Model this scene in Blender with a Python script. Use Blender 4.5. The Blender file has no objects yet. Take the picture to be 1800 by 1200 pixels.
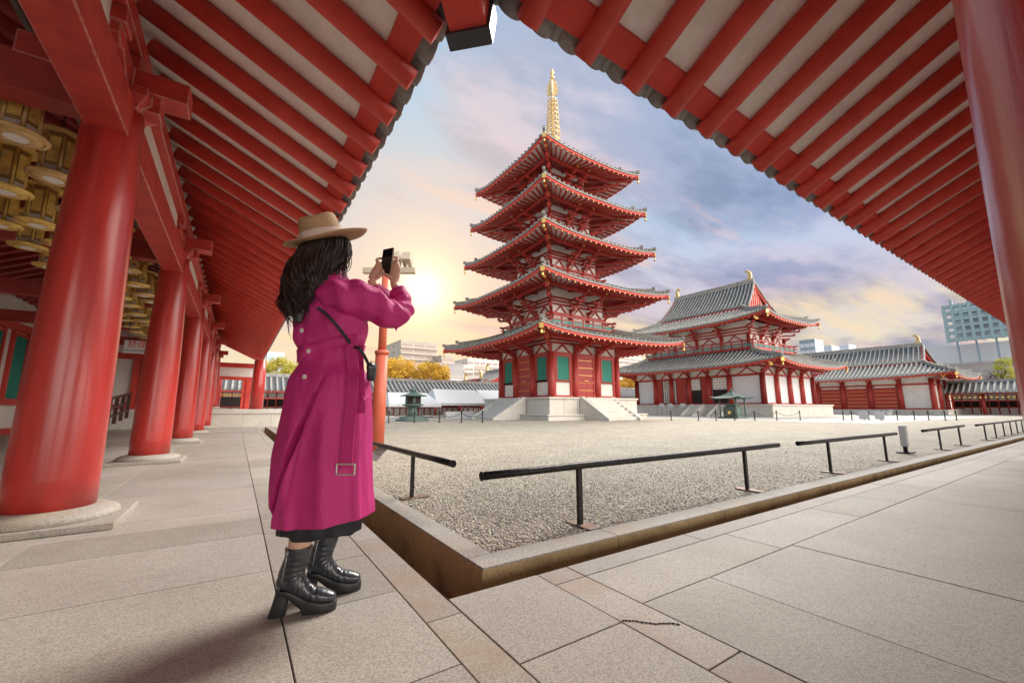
import bpy, bmesh, math, random
import numpy as np
from math import sin, cos, tan, atan2, radians, pi, hypot, sqrt, exp
from mathutils import Vector, Matrix, noise as mnoise
random.seed(7)
S = bpy.context.scene
COL = S.collection
# ---------------------------------------------------------------- camera
F_PX, CAM_H = 722.0, 0.85
PITCH, YAW = math.atan(117/722), radians(33.5)
cd = bpy.data.cameras.new('camera'); cam = bpy.data.objects.new('camera', cd); COL.objects.link(cam)
cd.sensor_width = 36; cd.lens = F_PX/1800*36; cd.clip_start = .03; cd.clip_end = 5000
cam.location = (0, 0, CAM_H); cam.rotation_euler = (pi/2+PITCH, 0, -YAW)
S.camera = cam
# ---------------------------------------------------------------- world
SUN_AZ, SUN_EL = radians(66), radians(44)      # azimuth from +Y towards +X
w = bpy.data.worlds.new('World'); S.world = w; w.use_nodes = True
nt = w.node_tree; N = nt.nodes; L = nt.links; N.clear()
def nd(t, **k):
    n = N.new(t)
    for a, b in k.items(): setattr(n, a, b)
    return n
def vmath(op, a, b=None):
    n = nd('ShaderNodeVectorMath', operation=op)
    for i, x in enumerate((a, b)):
        if x is None: continue
        if isinstance(x, (tuple, list)): n.inputs[i].default_value = x
        else: L.new(x, n.inputs[i])
    return n.outputs['Value'] if op in ('DOT_PRODUCT', 'LENGTH') else n.outputs['Vector']
def fmath(op, a, b=0.0, c=0.0, clamp=False):
    n = nd('ShaderNodeMath', operation=op, use_clamp=clamp)
    for i, x in enumerate((a, b, c)):
        if isinstance(x, (int, float)): n.inputs[i].default_value = x
        else: L.new(x, n.inputs[i])
    return n.outputs[0]
def ramp(fac, pts, interp='EASE'):
    n = nd('ShaderNodeValToRGB'); n.color_ramp.interpolation = interp
    e = n.color_ramp.elements
    while len(e) < len(pts): e.new(.5)
    for x, (p, c) in zip(e, pts):
        x.position = p; x.color = (*c, 1) if len(c) == 3 else c
    L.new(fac, n.inputs[0]); return n.outputs[0]
def mixc(fac, a, b, mode='MIX'):
    n = nd('ShaderNodeMix', data_type='RGBA', blend_type=mode)
    for s, x in ((n.inputs[0], fac), (n.inputs[6], a), (n.inputs[7], b)):
        if isinstance(x, (int, float)): s.default_value = x
        elif isinstance(x, tuple): s.default_value = (*x, 1)
        else: L.new(x, s)
    return n.outputs[2]
tc = nd('ShaderNodeTexCoord'); D = vmath('NORMALIZE', tc.outputs['Generated'])
sep = nd('ShaderNodeSeparateXYZ'); L.new(D, sep.inputs[0]); dz = sep.outputs[2]
sky = nd('ShaderNodeTexSky', sky_type='NISHITA', sun_disc=False)
sky.sun_elevation = SUN_EL; sky.sun_rotation = SUN_AZ; sky.air_density = 1.2; sky.dust_density = 1.5
nish = mixc(1.0, sky.outputs[0], (.075, .075, .075), 'MULTIPLY')
def dirv(az, el): return (sin(radians(az))*cos(radians(el)), cos(radians(az))*cos(radians(el)), sin(radians(el)))
# evening gradient by elevation
grad = ramp(dz, [(0.0, (.88, .79, .66)), (.10, (.90, .75, .50)), (.2, (.66, .55, .60)), (.42, (.44, .62, .79)), (.62, (.36, .64, .84)), (1.0, (.32, .55, .78))])
base = mixc(.86, nish, grad)
# clouds on a flat layer seen in perspective
zz = fmath('ADD', fmath('MAXIMUM', dz, 0.0), .10)
inv = fmath('DIVIDE', 1.0, zz)
sc_ = nd('ShaderNodeVectorMath', operation='SCALE'); L.new(D, sc_.inputs[0]); L.new(inv, sc_.inputs['Scale'])
plane = sc_.outputs[0]
mp = nd('ShaderNodeMapping'); L.new(plane, mp.inputs[0])
mp.inputs['Rotation'].default_value = (0, 0, radians(33.5)); mp.inputs['Scale'].default_value = (.55, 1.15, 0); mp.inputs['Location'].default_value = (3.1, 1.4, 0)
n1 = nd('ShaderNodeTexNoise'); n1.inputs['Scale'].default_value = 1.0; n1.inputs['Detail'].default_value = 9; n1.inputs['Roughness'].default_value = .58; n1.inputs['Distortion'].default_value = .35
L.new(mp.outputs[0], n1.inputs['Vector'])
n2 = nd('ShaderNodeTexNoise'); n2.inputs['Scale'].default_value = 2.6; n2.inputs['Detail'].default_value = 7; n2.inputs['Roughness'].default_value = .6
L.new(mp.outputs[0], n2.inputs['Vector'])
# the clouds gather on the right half of the view
azR = vmath('DOT_PRODUCT', D, dirv(56, 25))
bias = fmath('MULTIPLY', fmath('SUBTRACT', azR, .82), .55)
cm = fmath('ADD', n1.outputs[0], bias)
mask = ramp(cm, [(.47, (0, 0, 0)), (.62, (1, 1, 1))])
dark = ramp(n2.outputs[0], [(.32, (.22, .30, .42)), (.5, (.37, .44, .57)), (.66, (.68, .62, .68))])
low = ramp(dz, [(.0, (.9, .8, .72)), (.16, (.90, .70, .74)), (.34, (.9, .85, .93)), (1, (1, 1, 1))])
cloudc = mixc(1.0, dark, low, 'MULTIPLY')
skyc = mixc(fmath('MULTIPLY', mask, .85), base, cloudc)
# pink undersides and thin streaks low down
mp2 = nd('ShaderNodeMapping'); L.new(plane, mp2.inputs[0]); mp2.inputs['Rotation'].default_value = (0, 0, radians(33.5)); mp2.inputs['Scale'].default_value = (.30, 1.5, 0)
n3 = nd('ShaderNodeTexNoise'); n3.inputs['Scale'].default_value = 1.9; n3.inputs['Detail'].default_value = 6; n3.inputs['Roughness'].default_value = .55
L.new(mp2.outputs[0], n3.inputs['Vector'])
pinkm = ramp(n3.outputs[0], [(.53, (0, 0, 0)), (.62, (1, 1, 1)), (.70, (.2, .2, .2))])
lowm = ramp(dz, [(.05, (0, 0, 0)), (.14, (1, 1, 1)), (.42, (.8, .8, .8)), (.60, (0, 0, 0))])
skyc = mixc(fmath('MULTIPLY', fmath('MULTIPLY', pinkm, lowm), .75), skyc, (.92, .58, .50))
yelm = ramp(dz, [(.10, (0, 0, 0)), (.15, (1, 1, 1)), (.19, (1, 1, 1)), (.26, (0, 0, 0))])
skyc = mixc(fmath('MULTIPLY', fmath('MULTIPLY', ramp(n3.outputs[0], [(.40, (0, 0, 0)), (.56, (1, 1, 1))]), yelm), .55), skyc, (.95, .76, .42))
# the glow round the low evening sun
gd = vmath('DOT_PRODUCT', D, dirv(20.9, 16.0))
gd = fmath('MAXIMUM', gd, 0.0)
g1 = fmath('POWER', gd, 13.0); g2 = fmath('POWER', gd, 170.0); g3 = fmath('POWER', gd, 900.0)
skyc = mixc(1.0, skyc, (.64, .665, .705), 'MULTIPLY')
skyc = mixc(fmath('MULTIPLY', g1, .60), skyc, (.82, .53, .28))
skyc = mixc(fmath('MULTIPLY', g2, .80), skyc, (.95, .72, .44))
skyc = mixc(g3, skyc, (1.25, 1.05, .72))
# bright patch added to the unseen sky behind the camera to fill the shade
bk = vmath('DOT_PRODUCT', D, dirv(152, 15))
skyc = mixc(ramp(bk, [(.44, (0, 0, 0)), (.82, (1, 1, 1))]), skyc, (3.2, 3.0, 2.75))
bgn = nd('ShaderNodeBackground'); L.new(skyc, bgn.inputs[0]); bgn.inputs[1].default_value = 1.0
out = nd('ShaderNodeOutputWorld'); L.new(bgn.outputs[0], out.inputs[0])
# ---------------------------------------------------------------- sun
sl = bpy.data.lights.new('sun', 'SUN'); sl.energy = 2.3; sl.angle = radians(24); sl.color = (1.0, .93, .84)
so = bpy.data.objects.new('sun', sl); COL.objects.link(so)
sd = Vector((sin(SUN_AZ)*cos(SUN_EL), cos(SUN_AZ)*cos(SUN_EL), sin(SUN_EL)))
so.rotation_euler = (-sd).to_track_quat('-Z', 'Y').to_euler(); so.location = (30, 10, 40)
S.view_settings.view_transform = 'Standard'; S.view_settings.look = 'None'; S.view_settings.exposure = 0.70; S.view_settings.gamma = 1
S.cycles.max_bounces = 8; S.cycles.diffuse_bounces = 5; S.cycles.glossy_bounces = 3
# ---------------------------------------------------------------- layout helper: a pixel of the photo onto a real plane
_F = np.array([sin(YAW)*cos(PITCH), cos(YAW)*cos(PITCH), sin(PITCH)]); _R = np.array([cos(YAW), -sin(YAW), 0]); _U = np.cross(_R, _F)
def ray(x, y): return _F*F_PX+_R*(x-900)+_U*(600-y)
def gnd(x, y, z=0.0):
    d = ray(x, y); t = (z-CAM_H)/d[2]; return (t*d[0], t*d[1])
def onX(x, y, X):
    d = ray(x, y); t = X/d[0]; return (t*d[1], CAM_H+t*d[2])
def onY(x, y, Y):
    d = ray(x, y); t = Y/d[1]; return (t*d[0], CAM_H+t*d[2])
def zat(x, y, X, Y):
    d = ray(x, y); k = hypot(X, Y)/hypot(d[0], d[1]); return CAM_H+d[2]*k
# ---------------------------------------------------------------- materials
MATS = {}
def mat(name, col, rough=.6, metal=0.0, col2=None, nscale=6.0, namt=.5, bump=0.0, bscale=None, spec=.5, coat=0.0, ramp_pts=(.35, .65), detail=6, stretch=None, sheen=0, emit=None):
    m = bpy.data.materials.new(name); m.use_nodes = True; t = m.node_tree; n = t.nodes; l = t.links
    b = n['Principled BSDF']
    b.inputs['Roughness'].default_value = rough; b.inputs['Metallic'].default_value = metal
    b.inputs['Specular IOR Level'].default_value = spec; b.inputs['Coat Weight'].default_value = coat; b.inputs['Coat Roughness'].default_value = .15
    b.inputs['Base Color'].default_value = (*col, 1)
    if sheen: b.inputs['Sheen Weight'].default_value = sheen; b.inputs['Sheen Tint'].default_value = (*[min(1, c*2) for c in col], 1)
    if emit: b.inputs['Emission Color'].default_value = (*emit[0], 1); b.inputs['Emission Strength'].default_value = emit[1]
    if col2 or bump:
        g = n.new('ShaderNodeNewGeometry'); mp = n.new('ShaderNodeMapping'); l.new(g.outputs['Position'], mp.inputs[0])
        if stretch: mp.inputs['Scale'].default_value = stretch
        v = mp.outputs[0]
    if col2:
        tx = n.new('ShaderNodeTexNoise'); tx.inputs['Scale'].default_value = nscale; tx.inputs['Detail'].default_value = detail; tx.inputs['Roughness'].default_value = .6
        l.new(v, tx.inputs['Vector'])
        r = n.new('ShaderNodeValToRGB'); r.color_ramp.elements[0].position = ramp_pts[0]; r.color_ramp.elements[1].position = ramp_pts[1]
        r.color_ramp.elements[0].color = (*col, 1); r.color_ramp.elements[1].color = (*col2, 1)
        l.new(tx.outputs[0], r.inputs[0]); l.new(r.outputs[0], b.inputs['Base Color'])
    if bump:
        tx2 = n.new('ShaderNodeTexNoise'); tx2.inputs['Scale'].default_value = bscale or nscale*4; tx2.inputs['Detail'].default_value = 4
        l.new(v, tx2.inputs['Vector']); bp = n.new('ShaderNodeBump'); bp.inputs['Strength'].default_value = bump; bp.inputs['Distance'].default_value = .01
        l.new(tx2.outputs[0], bp.inputs['Height']); l.new(bp.outputs[0], b.inputs['Normal'])
    MATS[name] = m; return m
def speckle(name, a, b_, c, scale, rough=.75, stain=None, bump=.3, big=.5, tint=None):
    """granite or gravel: fine grains of three tones, broad weathering on top"""
    m = bpy.data.materials.new(name); m.use_nodes = True; t = m.node_tree; n = t.nodes; l = t.links; bs = n['Principled BSDF']
    bs.inputs['Roughness'].default_value = rough
    g = n.new('ShaderNodeNewGeometry')
    vo = n.new('ShaderNodeTexVoronoi'); vo.inputs['Scale'].default_value = scale; l.new(g.outputs['Position'], vo.inputs['Vector'])
    sp = n.new('ShaderNodeSeparateColor'); l.new(vo.outputs['Color'], sp.inputs[0])
    r = n.new('ShaderNodeValToRGB'); e = r.color_ramp.elements; e.new(.5)
    for x, p, q in zip(e, (.12, .5, .9), (a, b_, c)): x.position = p; x.color = (*q, 1)
    l.new(sp.outputs[0], r.inputs[0])
    nz = n.new('ShaderNodeTexNoise'); nz.inputs['Scale'].default_value = 1.1; nz.inputs['Detail'].default_value = 8; nz.inputs['Roughness'].default_value = .65; l.new(g.outputs['Position'], nz.inputs['Vector'])
    r2 = n.new('ShaderNodeValToRGB'); r2.color_ramp.elements[0].position = .3; r2.color_ramp.elements[1].position = .7
    k0 = 1-big*.5; r2.color_ramp.elements[0].color = (k0*.98, k0*.96, k0*.93, 1); r2.color_ramp.elements[1].color = (1, 1, 1, 1)
    l.new(nz.outputs[0], r2.inputs[0])
    mx = n.new('ShaderNodeMix'); mx.data_type = 'RGBA'; mx.blend_type = 'MULTIPLY'; mx.inputs[0].default_value = 1
    l.new(r.outputs[0], mx.inputs[6]); l.new(r2.outputs[0], mx.inputs[7]); res = mx.outputs[2]
    at = n.new('ShaderNodeAttribute'); at.attribute_name = 'tone'
    if tint:
        m2 = n.new('ShaderNodeMix'); m2.data_type = 'RGBA'; m2.blend_type = 'MULTIPLY'; m2.inputs[0].default_value = 1
        l.new(res, m2.inputs[6]); l.new(at.outputs['Color'], m2.inputs[7]); res = m2.outputs[2]
    if stain:
        n3 = n.new('ShaderNodeTexNoise'); n3.inputs['Scale'].default_value = stain[1]; n3.inputs['Detail'].default_value = 7; l.new(g.outputs['Position'], n3.inputs['Vector'])
        r3 = n.new('ShaderNodeValToRGB'); r3.color_ramp.elements[0].position = stain[2]; r3.color_ramp.elements[1].position = stain[3]; l.new(n3.outputs[0], r3.inputs[0])
        m3 = n.new('ShaderNodeMix'); m3.data_type = 'RGBA'; l.new(r3.outputs[0], m3.inputs[0]); l.new(res, m3.inputs[6]); m3.inputs[7].default_value = (*stain[0], 1); res = m3.outputs[2]
    l.new(res, bs.inputs['Base Color'])
    if bump:
        bp = n.new('ShaderNodeBump'); bp.inputs['Strength'].default_value = bump; bp.inputs['Distance'].default_value = .25/scale
        l.new(vo.outputs['Distance'], bp.inputs['Height']); l.new(bp.outputs[0], bs.inputs['Normal'])
    MATS[name] = m; return m
RED = mat('red_lacquer', (.66, .072, .050), .48, 0, (.50, .048, .036), 3.5, .5, 0, None, .3, 0, ramp_pts=(.3, .7))
REDW = mat('worn_red_paint', (.58, .056, .042), .46, 0, (.42, .036, .028), 5, .5, .25, 90)
REDC = mat('column_lacquer', (.52, .036, .028), .30, 0, (.27, .018, .016), 5.5, .5, .28, 24, .5, .30, stretch=(1, 1, .10), detail=12, ramp_pts=(.36, .78))
REDD = mat('dark_red_paint', (.42, .045, .034), .5, 0, (.30, .030, .024), 3)
REDF = mat('pagoda_red', (.43, .040, .029), .5, 0, (.34, .030, .023), 1.5)
DOOR = mat('door_red', (.38, .018, .013), .45, 0, (.34, .018, .012), 3)
WHITE = mat('white_plaster', (.80, .77, .72), .8, 0, (.70, .66, .60), 1.5, .4, .08, 40)
WHITEC = mat('clean_white_wall', (.72, .72, .72), .75)
SOFF = mat('ceiling_plaster', (.92, .89, .84), .8, 0, (.84, .80, .74), 7, .4, .1, 60)
TILE = mat('roof_tile', (.24, .225, .205), .75, 0, (.40, .38, .35), 3.0, .5, .2, 30, stretch=(1, 1, 1))
TILEG = mat('mossy_roof_tile', (.24, .245, .22), .6, 0, (.33, .34, .25), 1.2)
TILEPG = mat('dark_pagoda_tile', (.15, .135, .12), .8, 0, (.25, .23, .20), 3)
BOXM = mat('dark_box_metal', (.05, .055, .065), .4, .3)
TILEP = mat('pan_tile', (.07, .07, .075), .7, 0, (.11, .11, .11), 3)
TILED = mat('eave_tile', (.17, .17, .17), .5, 0, (.30, .29, .275), 9, .5, .3, 50)
GOLD = mat('gold_fitting', (.95, .66, .22), .32, .85, (.75, .48, .14), 8)
GOLDP = mat('gold_leaf', (.74, .56, .28), .4, .45, (.60, .42, .18), 6)
TEAL = mat('teal_lattice', (.10, .36, .33), .6, 0, (.16, .46, .42), 9)
GREEN = mat('green_shutter', (.02, .25, .19), .5, 0, (.03, .30, .23), 2, stretch=(12, 12, .3))
GRAN = speckle('granite_paving', (.33, .305, .275), (.45, .418, .375), (.56, .525, .475), 230, .66, bump=.2, big=.42, stain=((.27, .235, .20), 1.4, .56, .95), tint=True)
GRANR = speckle('rust_stained_granite', (.32, .29, .25), (.45, .41, .355), (.55, .51, .45), 230, .65, stain=((.36, .245, .165), 3.4, .46, .78), bump=.15, tint=True)
KERB = speckle('kerb_granite', (.31, .29, .26), (.43, .40, .355), (.53, .50, .45), 170, .7, stain=((.40, .33, .24), 3.0, .45, .8), bump=.2, big=.3)
KERBF = speckle('kerb_side_stained', (.50, .34, .16), (.62, .44, .23), (.68, .52, .30), 150, .75, stain=((.20, .13, .07), 4.0, .50, .80), bump=.3, big=.7)
STONE = speckle('podium_stone', (.52, .49, .44), (.62, .585, .53), (.68, .65, .60), 60, .75, stain=((.52, .46, .38), .9, .55, .85), bump=.1, big=.25)
STONEJ = mat('stone_joint', (.30, .27, .23), .9)
GRAV = speckle('gravel', (.13, .11, .085), (.42, .36, .275), (.68, .60, .47), 95, .8, stain=None, bump=.9, big=.55)
PALEP = mat('pale_pavement', (.54, .51, .46), .8, 0, (.48, .45, .40), 1.5)
DARK = mat('dark_joint', (.035, .032, .03), .9)
BLACKM = mat('black_rail_metal', (.018, .017, .018), .38, .6, (.07, .03, .02), 22, .5, .4, 120, ramp_pts=(.55, .75))
STEEL = mat('weathered_steel_plate', (.22, .20, .19), .5, .6, (.25, .13, .08), 14)
GREYM = mat('grey_metal', (.30, .30, .32), .45, .6)
BRONZE = mat('green_bronze', (.13, .19, .165), .6, .2, (.08, .12, .10), 6)
WOODL = mat('lantern_wood', (.74, .50, .22), .5, .1, (.50, .29, .10), 7)
BRASS = mat('brass_lantern', (.95, .66, .16), .4, .15, (.55, .34, .10), 8)
PAPER = mat('paper', (.78, .75, .70), .8)
INK = mat('ink', (.10, .09, .08), .8)
SIGNR = mat('sign_red', (.62, .05, .03), .6)
CANVAS = mat('white_canvas', (.56, .56, .56), .7)
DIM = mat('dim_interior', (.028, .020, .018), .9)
CEIL = mat('dark_ceiling_boards', (.10, .018, .014), .8)
BARK = mat('bark', (.09, .065, .045), .9, 0, (.05, .035, .03), 20, .5, .5)
CONC = mat('pale_concrete', (.50, .43, .36), .8, 0, (.44, .38, .32), .3)
CONCW = mat('white_concrete', (.60, .57, .53), .8)
CONCG = mat('grey_cladding', (.36, .33, .34), .7, 0, (.32, .29, .31), .3)
BLUEG = mat('blue_grey_glass', (.22, .30, .40), .3, .2, (.28, .36, .46), .2)
PALEB = mat('pale_blue_facade', (.56, .59, .66), .6, 0, (.60, .63, .70), .05)
TEALM = mat('teal_steel', (.26, .37, .41), .6)
GLASS = mat('window_glass', (.10, .11, .12), .2, .0, spec=.8)
POLER = mat('pole_paint', (.62, .13, .07), .5, 0, (.55, .11, .06), 3)
LAMPM = mat('lamp_housing', (.50, .40, .30), .5)
def edge_wear(m, col, radius=.022):
    t = m.node_tree; n = t.nodes; l = t.links; bs = n['Principled BSDF']; src = bs.inputs['Base Color'].links[0].from_socket
    bv = n.new('ShaderNodeBevel'); bv.samples = 4; bv.inputs['Radius'].default_value = radius; g = n.new('ShaderNodeNewGeometry')
    dt = n.new('ShaderNodeVectorMath'); dt.operation = 'DOT_PRODUCT'; l.new(bv.outputs[0], dt.inputs[0]); l.new(g.outputs['Normal'], dt.inputs[1])
    nz = n.new('ShaderNodeTexNoise'); nz.inputs['Scale'].default_value = 26; nz.inputs['Detail'].default_value = 8; nz.inputs['Roughness'].default_value = .75; l.new(g.outputs['Position'], nz.inputs['Vector'])
    a = n.new('ShaderNodeMath'); a.operation = 'SUBTRACT'; a.inputs[0].default_value = 1; l.new(dt.outputs['Value'], a.inputs[1])
    b_ = n.new('ShaderNodeMath'); b_.operation = 'MULTIPLY'; b_.inputs[1].default_value = 2.6; l.new(a.outputs[0], b_.inputs[0])
    c = n.new('ShaderNodeMath'); c.operation = 'ADD'; l.new(b_.outputs[0], c.inputs[0]); l.new(nz.outputs[0], c.inputs[1])
    r = n.new('ShaderNodeValToRGB'); r.color_ramp.elements[0].position = .69; r.color_ramp.elements[1].position = .74; l.new(c.outputs[0], r.inputs[0])
    mx = n.new('ShaderNodeMix'); mx.data_type = 'RGBA'; l.new(r.outputs[0], mx.inputs[0]); l.new(src, mx.inputs[6]); mx.inputs[7].default_value = (*col, 1); l.new(mx.outputs[2], bs.inputs['Base Color'])
edge_wear(REDW, (.66, .50, .44))
# ---------------------------------------------------------------- mesh kit
def wloc(o):
    v = Vector((0, 0, 0))
    while o is not None: v = v+o.location; o = o.parent
    return v
class MB:
    def __init__(s): s.v = []; s.f = []; s.s = []; s.t = []; s.tone = 1.0
    def add(s, vs, fs, smooth=False):
        o = len(s.v); s.v += [tuple(p) for p in vs]; s.f += [tuple(i+o for i in q) for q in fs]
        s.s += [smooth]*len(fs); s.t += [s.tone]*len(fs); return s
    def box(s, x0, x1, y0, y1, z0, z1):
        vs = [(x, y, z) for z in (z0, z1) for y in (y0, y1) for x in (x0, x1)]
        return s.add(vs, [(0, 2, 3, 1), (4, 5, 7, 6), (0, 1, 5, 4), (2, 6, 7, 3), (0, 4, 6, 2), (1, 3, 7, 5)])
    def cbox(s, c, d): return s.box(c[0]-d[0]/2, c[0]+d[0]/2, c[1]-d[1]/2, c[1]+d[1]/2, c[2]-d[2]/2, c[2]+d[2]/2)
    def frame(s, p, q, up=(0, 0, 1)):
        d = (Vector(q)-Vector(p)).normalized(); u = Vector(up)
        if abs(d.dot(u)) > .98: u = Vector((1, 0, 0))
        a = d.cross(u).normalized(); b = a.cross(d); return a, b
    def bar(s, p, q, w, h, up=(0, 0, 1), w2=None, h2=None):
        a, b = s.frame(p, q, up); vs = []
        for P, ww, hh in ((p, w, h), (q, w2 or w, h2 or h)):
            P = Vector(P)
            for i, j in ((-1, -1), (1, -1), (1, 1), (-1, 1)): vs.append(P+a*(ww/2*i)+b*(hh/2*j))
        return s.add(vs, [(0, 1, 2, 3), (7, 6, 5, 4), (0, 4, 5, 1), (1, 5, 6, 2), (2, 6, 7, 3), (3, 7, 4, 0)])
    def tube(s, p, q, r, r2=None, n=12, caps=True):
        return s.path([p, q], [r, r if r2 is None else r2], n, caps)
    def path(s, pts, rs, n=8, caps=True, flat=1.0, up=(0, 0, 1)):
        pts = [Vector(p) for p in pts]; k = len(pts); vs = []
        if isinstance(rs, (int, float)): rs = [rs]*k
        prev = None
        for i, P in enumerate(pts):
            d = (pts[min(i+1, k-1)]-pts[max(i-1, 0)]).normalized()
            if prev is None:
                u = Vector(up)
                if abs(d.dot(u)) > .95: u = Vector((1, 0, 0)) if abs(d.x) < .9 else Vector((0, 1, 0))
                a = d.cross(u).normalized()
            else:
                a = (prev-d*prev.dot(d)).normalized()
            prev = a; b = a.cross(d)
            for j in range(n):
                t = 2*pi*j/n; vs.append(P+a*(cos(t)*rs[i])+b*(sin(t)*rs[i]*flat))
        fs = [(i*n+j, i*n+(j+1) % n, (i+1)*n+(j+1) % n, (i+1)*n+j) for i in range(k-1) for j in range(n)]
        s.add(vs, fs, True)
        if caps:
            o = len(s.v)-len(vs)
            for q in (tuple(o+j for j in range(n))[::-1], tuple(o+(k-1)*n+j for j in range(n))): s.f.append(q); s.s.append(False); s.t.append(s.tone)
        return s
    def lathe(s, c, prof, n=16, caps=True, smooth=True, sx=1, sy=1, rot=0):
        vs = [(c[0]+r*cos(2*pi*j/n+rot)*sx, c[1]+r*sin(2*pi*j/n+rot)*sy, c[2]+z) for r, z in prof for j in range(n)]
        k = len(prof)
        s.add(vs, [(i*n+j, i*n+(j+1) % n, (i+1)*n+(j+1) % n, (i+1)*n+j) for i in range(k-1) for j in range(n)], smooth)
        if caps:
            o = len(s.v)-len(vs)
            for q in (tuple(o+j for j in range(n))[::-1], tuple(o+(k-1)*n+j for j in range(n))): s.f.append(q); s.s.append(False); s.t.append(s.tone)
        return s
    def rings(s, R, caps=True, smooth=True):
        n = len(R[0]); k = len(R); vs = [p for r in R for p in r]
        s.add(vs, [(i*n+j, i*n+(j+1) % n, (i+1)*n+(j+1) % n, (i+1)*n+j) for i in range(k-1) for j in range(n)], smooth)
        if caps:
            o = len(s.v)-len(vs)
            for q in (tuple(o+j for j in range(n))[::-1], tuple(o+(k-1)*n+j for j in range(n))): s.f.append(q); s.s.append(False); s.t.append(s.tone)
        return s
    def grid(s, G, smooth=True):
        k = len(G); n = len(G[0])
        return s.add([p for r in G for p in r], [(i*n+j, i*n+j+1, (i+1)*n+j+1, (i+1)*n+j) for i in range(k-1) for j in range(n-1)], smooth)
    def prism(s, poly, vec):
        n = len(poly); v = Vector(vec); vs = [Vector(p) for p in poly]+[Vector(p)+v for p in poly]
        return s.add(vs, [tuple(range(n))[::-1], tuple(range(n, 2*n))]+[(i, (i+1) % n, (i+1) % n+n, i+n) for i in range(n)])
    def build(s, name, m, parent=None, loc=None, tones=False, bevel=0):
        me = bpy.data.meshes.new(name); o = bpy.data.objects.new(name, me); COL.objects.link(o)
        off = wloc(parent) if parent is not None else Vector((0, 0, 0))
        if parent is not None: o.parent = parent
        if loc is not None: o.location = Vector(loc)-off; off = Vector(loc)
        me.from_pydata([(p[0]-off.x, p[1]-off.y, p[2]-off.z) for p in s.v], [], s.f)
        me.polygons.foreach_set('use_smooth', s.s); me.materials.append(m)
        if tones:
            at = me.color_attributes.new('tone', 'FLOAT_COLOR', 'CORNER')
            k = 0; buf = []
            for p, t in zip(me.polygons, s.t):
                tt = t if isinstance(t, tuple) else (t, t, t); buf += [tt[0], tt[1], tt[2], 1.0]*p.loop_total
            at.data.foreach_set('color', buf)
        if bevel:
            b = o.modifiers.new('bevel', 'BEVEL'); b.width = bevel; b.segments = 2; b.limit_method = 'ANGLE'
        o.shadow_terminator_geometry_offset = 0; o.shadow_terminator_shading_offset = 0; me.update(); return o
def root(name, label, cat, loc=(0, 0, 0), group=None, rz=0):
    o = bpy.data.objects.new(name, None); COL.objects.link(o); o.location = loc; o.rotation_euler = (0, 0, rz); o.empty_display_size = .2
    tag(o, label, cat, group); return o
def tag(o, label, cat, group=None, kind=None):
    o['label'] = label; o['category'] = cat
    if group: o['group'] = group
    if kind: o['kind'] = kind
    return o
def structure(o): o['kind'] = 'structure'; return o
def copy_tree(o, parent=None):
    c = o.copy(); COL.objects.link(c); c.parent = parent
    for ch in list(o.children): copy_tree(ch, c)
    return c
def lerp(a, b, t): return a+(b-a)*t
# ================================================================ GROUND
def sheet(name, x0, x1, y0, y1, z, m, kind='structure'):
    b = MB(); b.add([(x0, y0, z), (x1, y0, z), (x1, y1, z), (x0, y1, z)], [(0, 1, 2, 3)])
    o = b.build(name, m); o['kind'] = kind; return o
sheet('ground', -1500, 1500, -1500, 1500, -.42, PALEP)
KX0, KX1, KY0, KY1 = 1.18, 1.34, 2.07, 2.25          # kerb round the courtyard: outer and inner edges
b = MB(); b.box(KX1-.02, 400, KY1-.02, 400, -.40, -.03); o = b.build('gravel_courtyard', GRAV); o['kind'] = 'structure'
structure(sheet('stone_pavement', 30.5, 90, 8.5, 43, -.022, PALEP))
structure(sheet('stone_pavement', 3.5, 19, 30.4, 43, -.022, PALEP))
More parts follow.
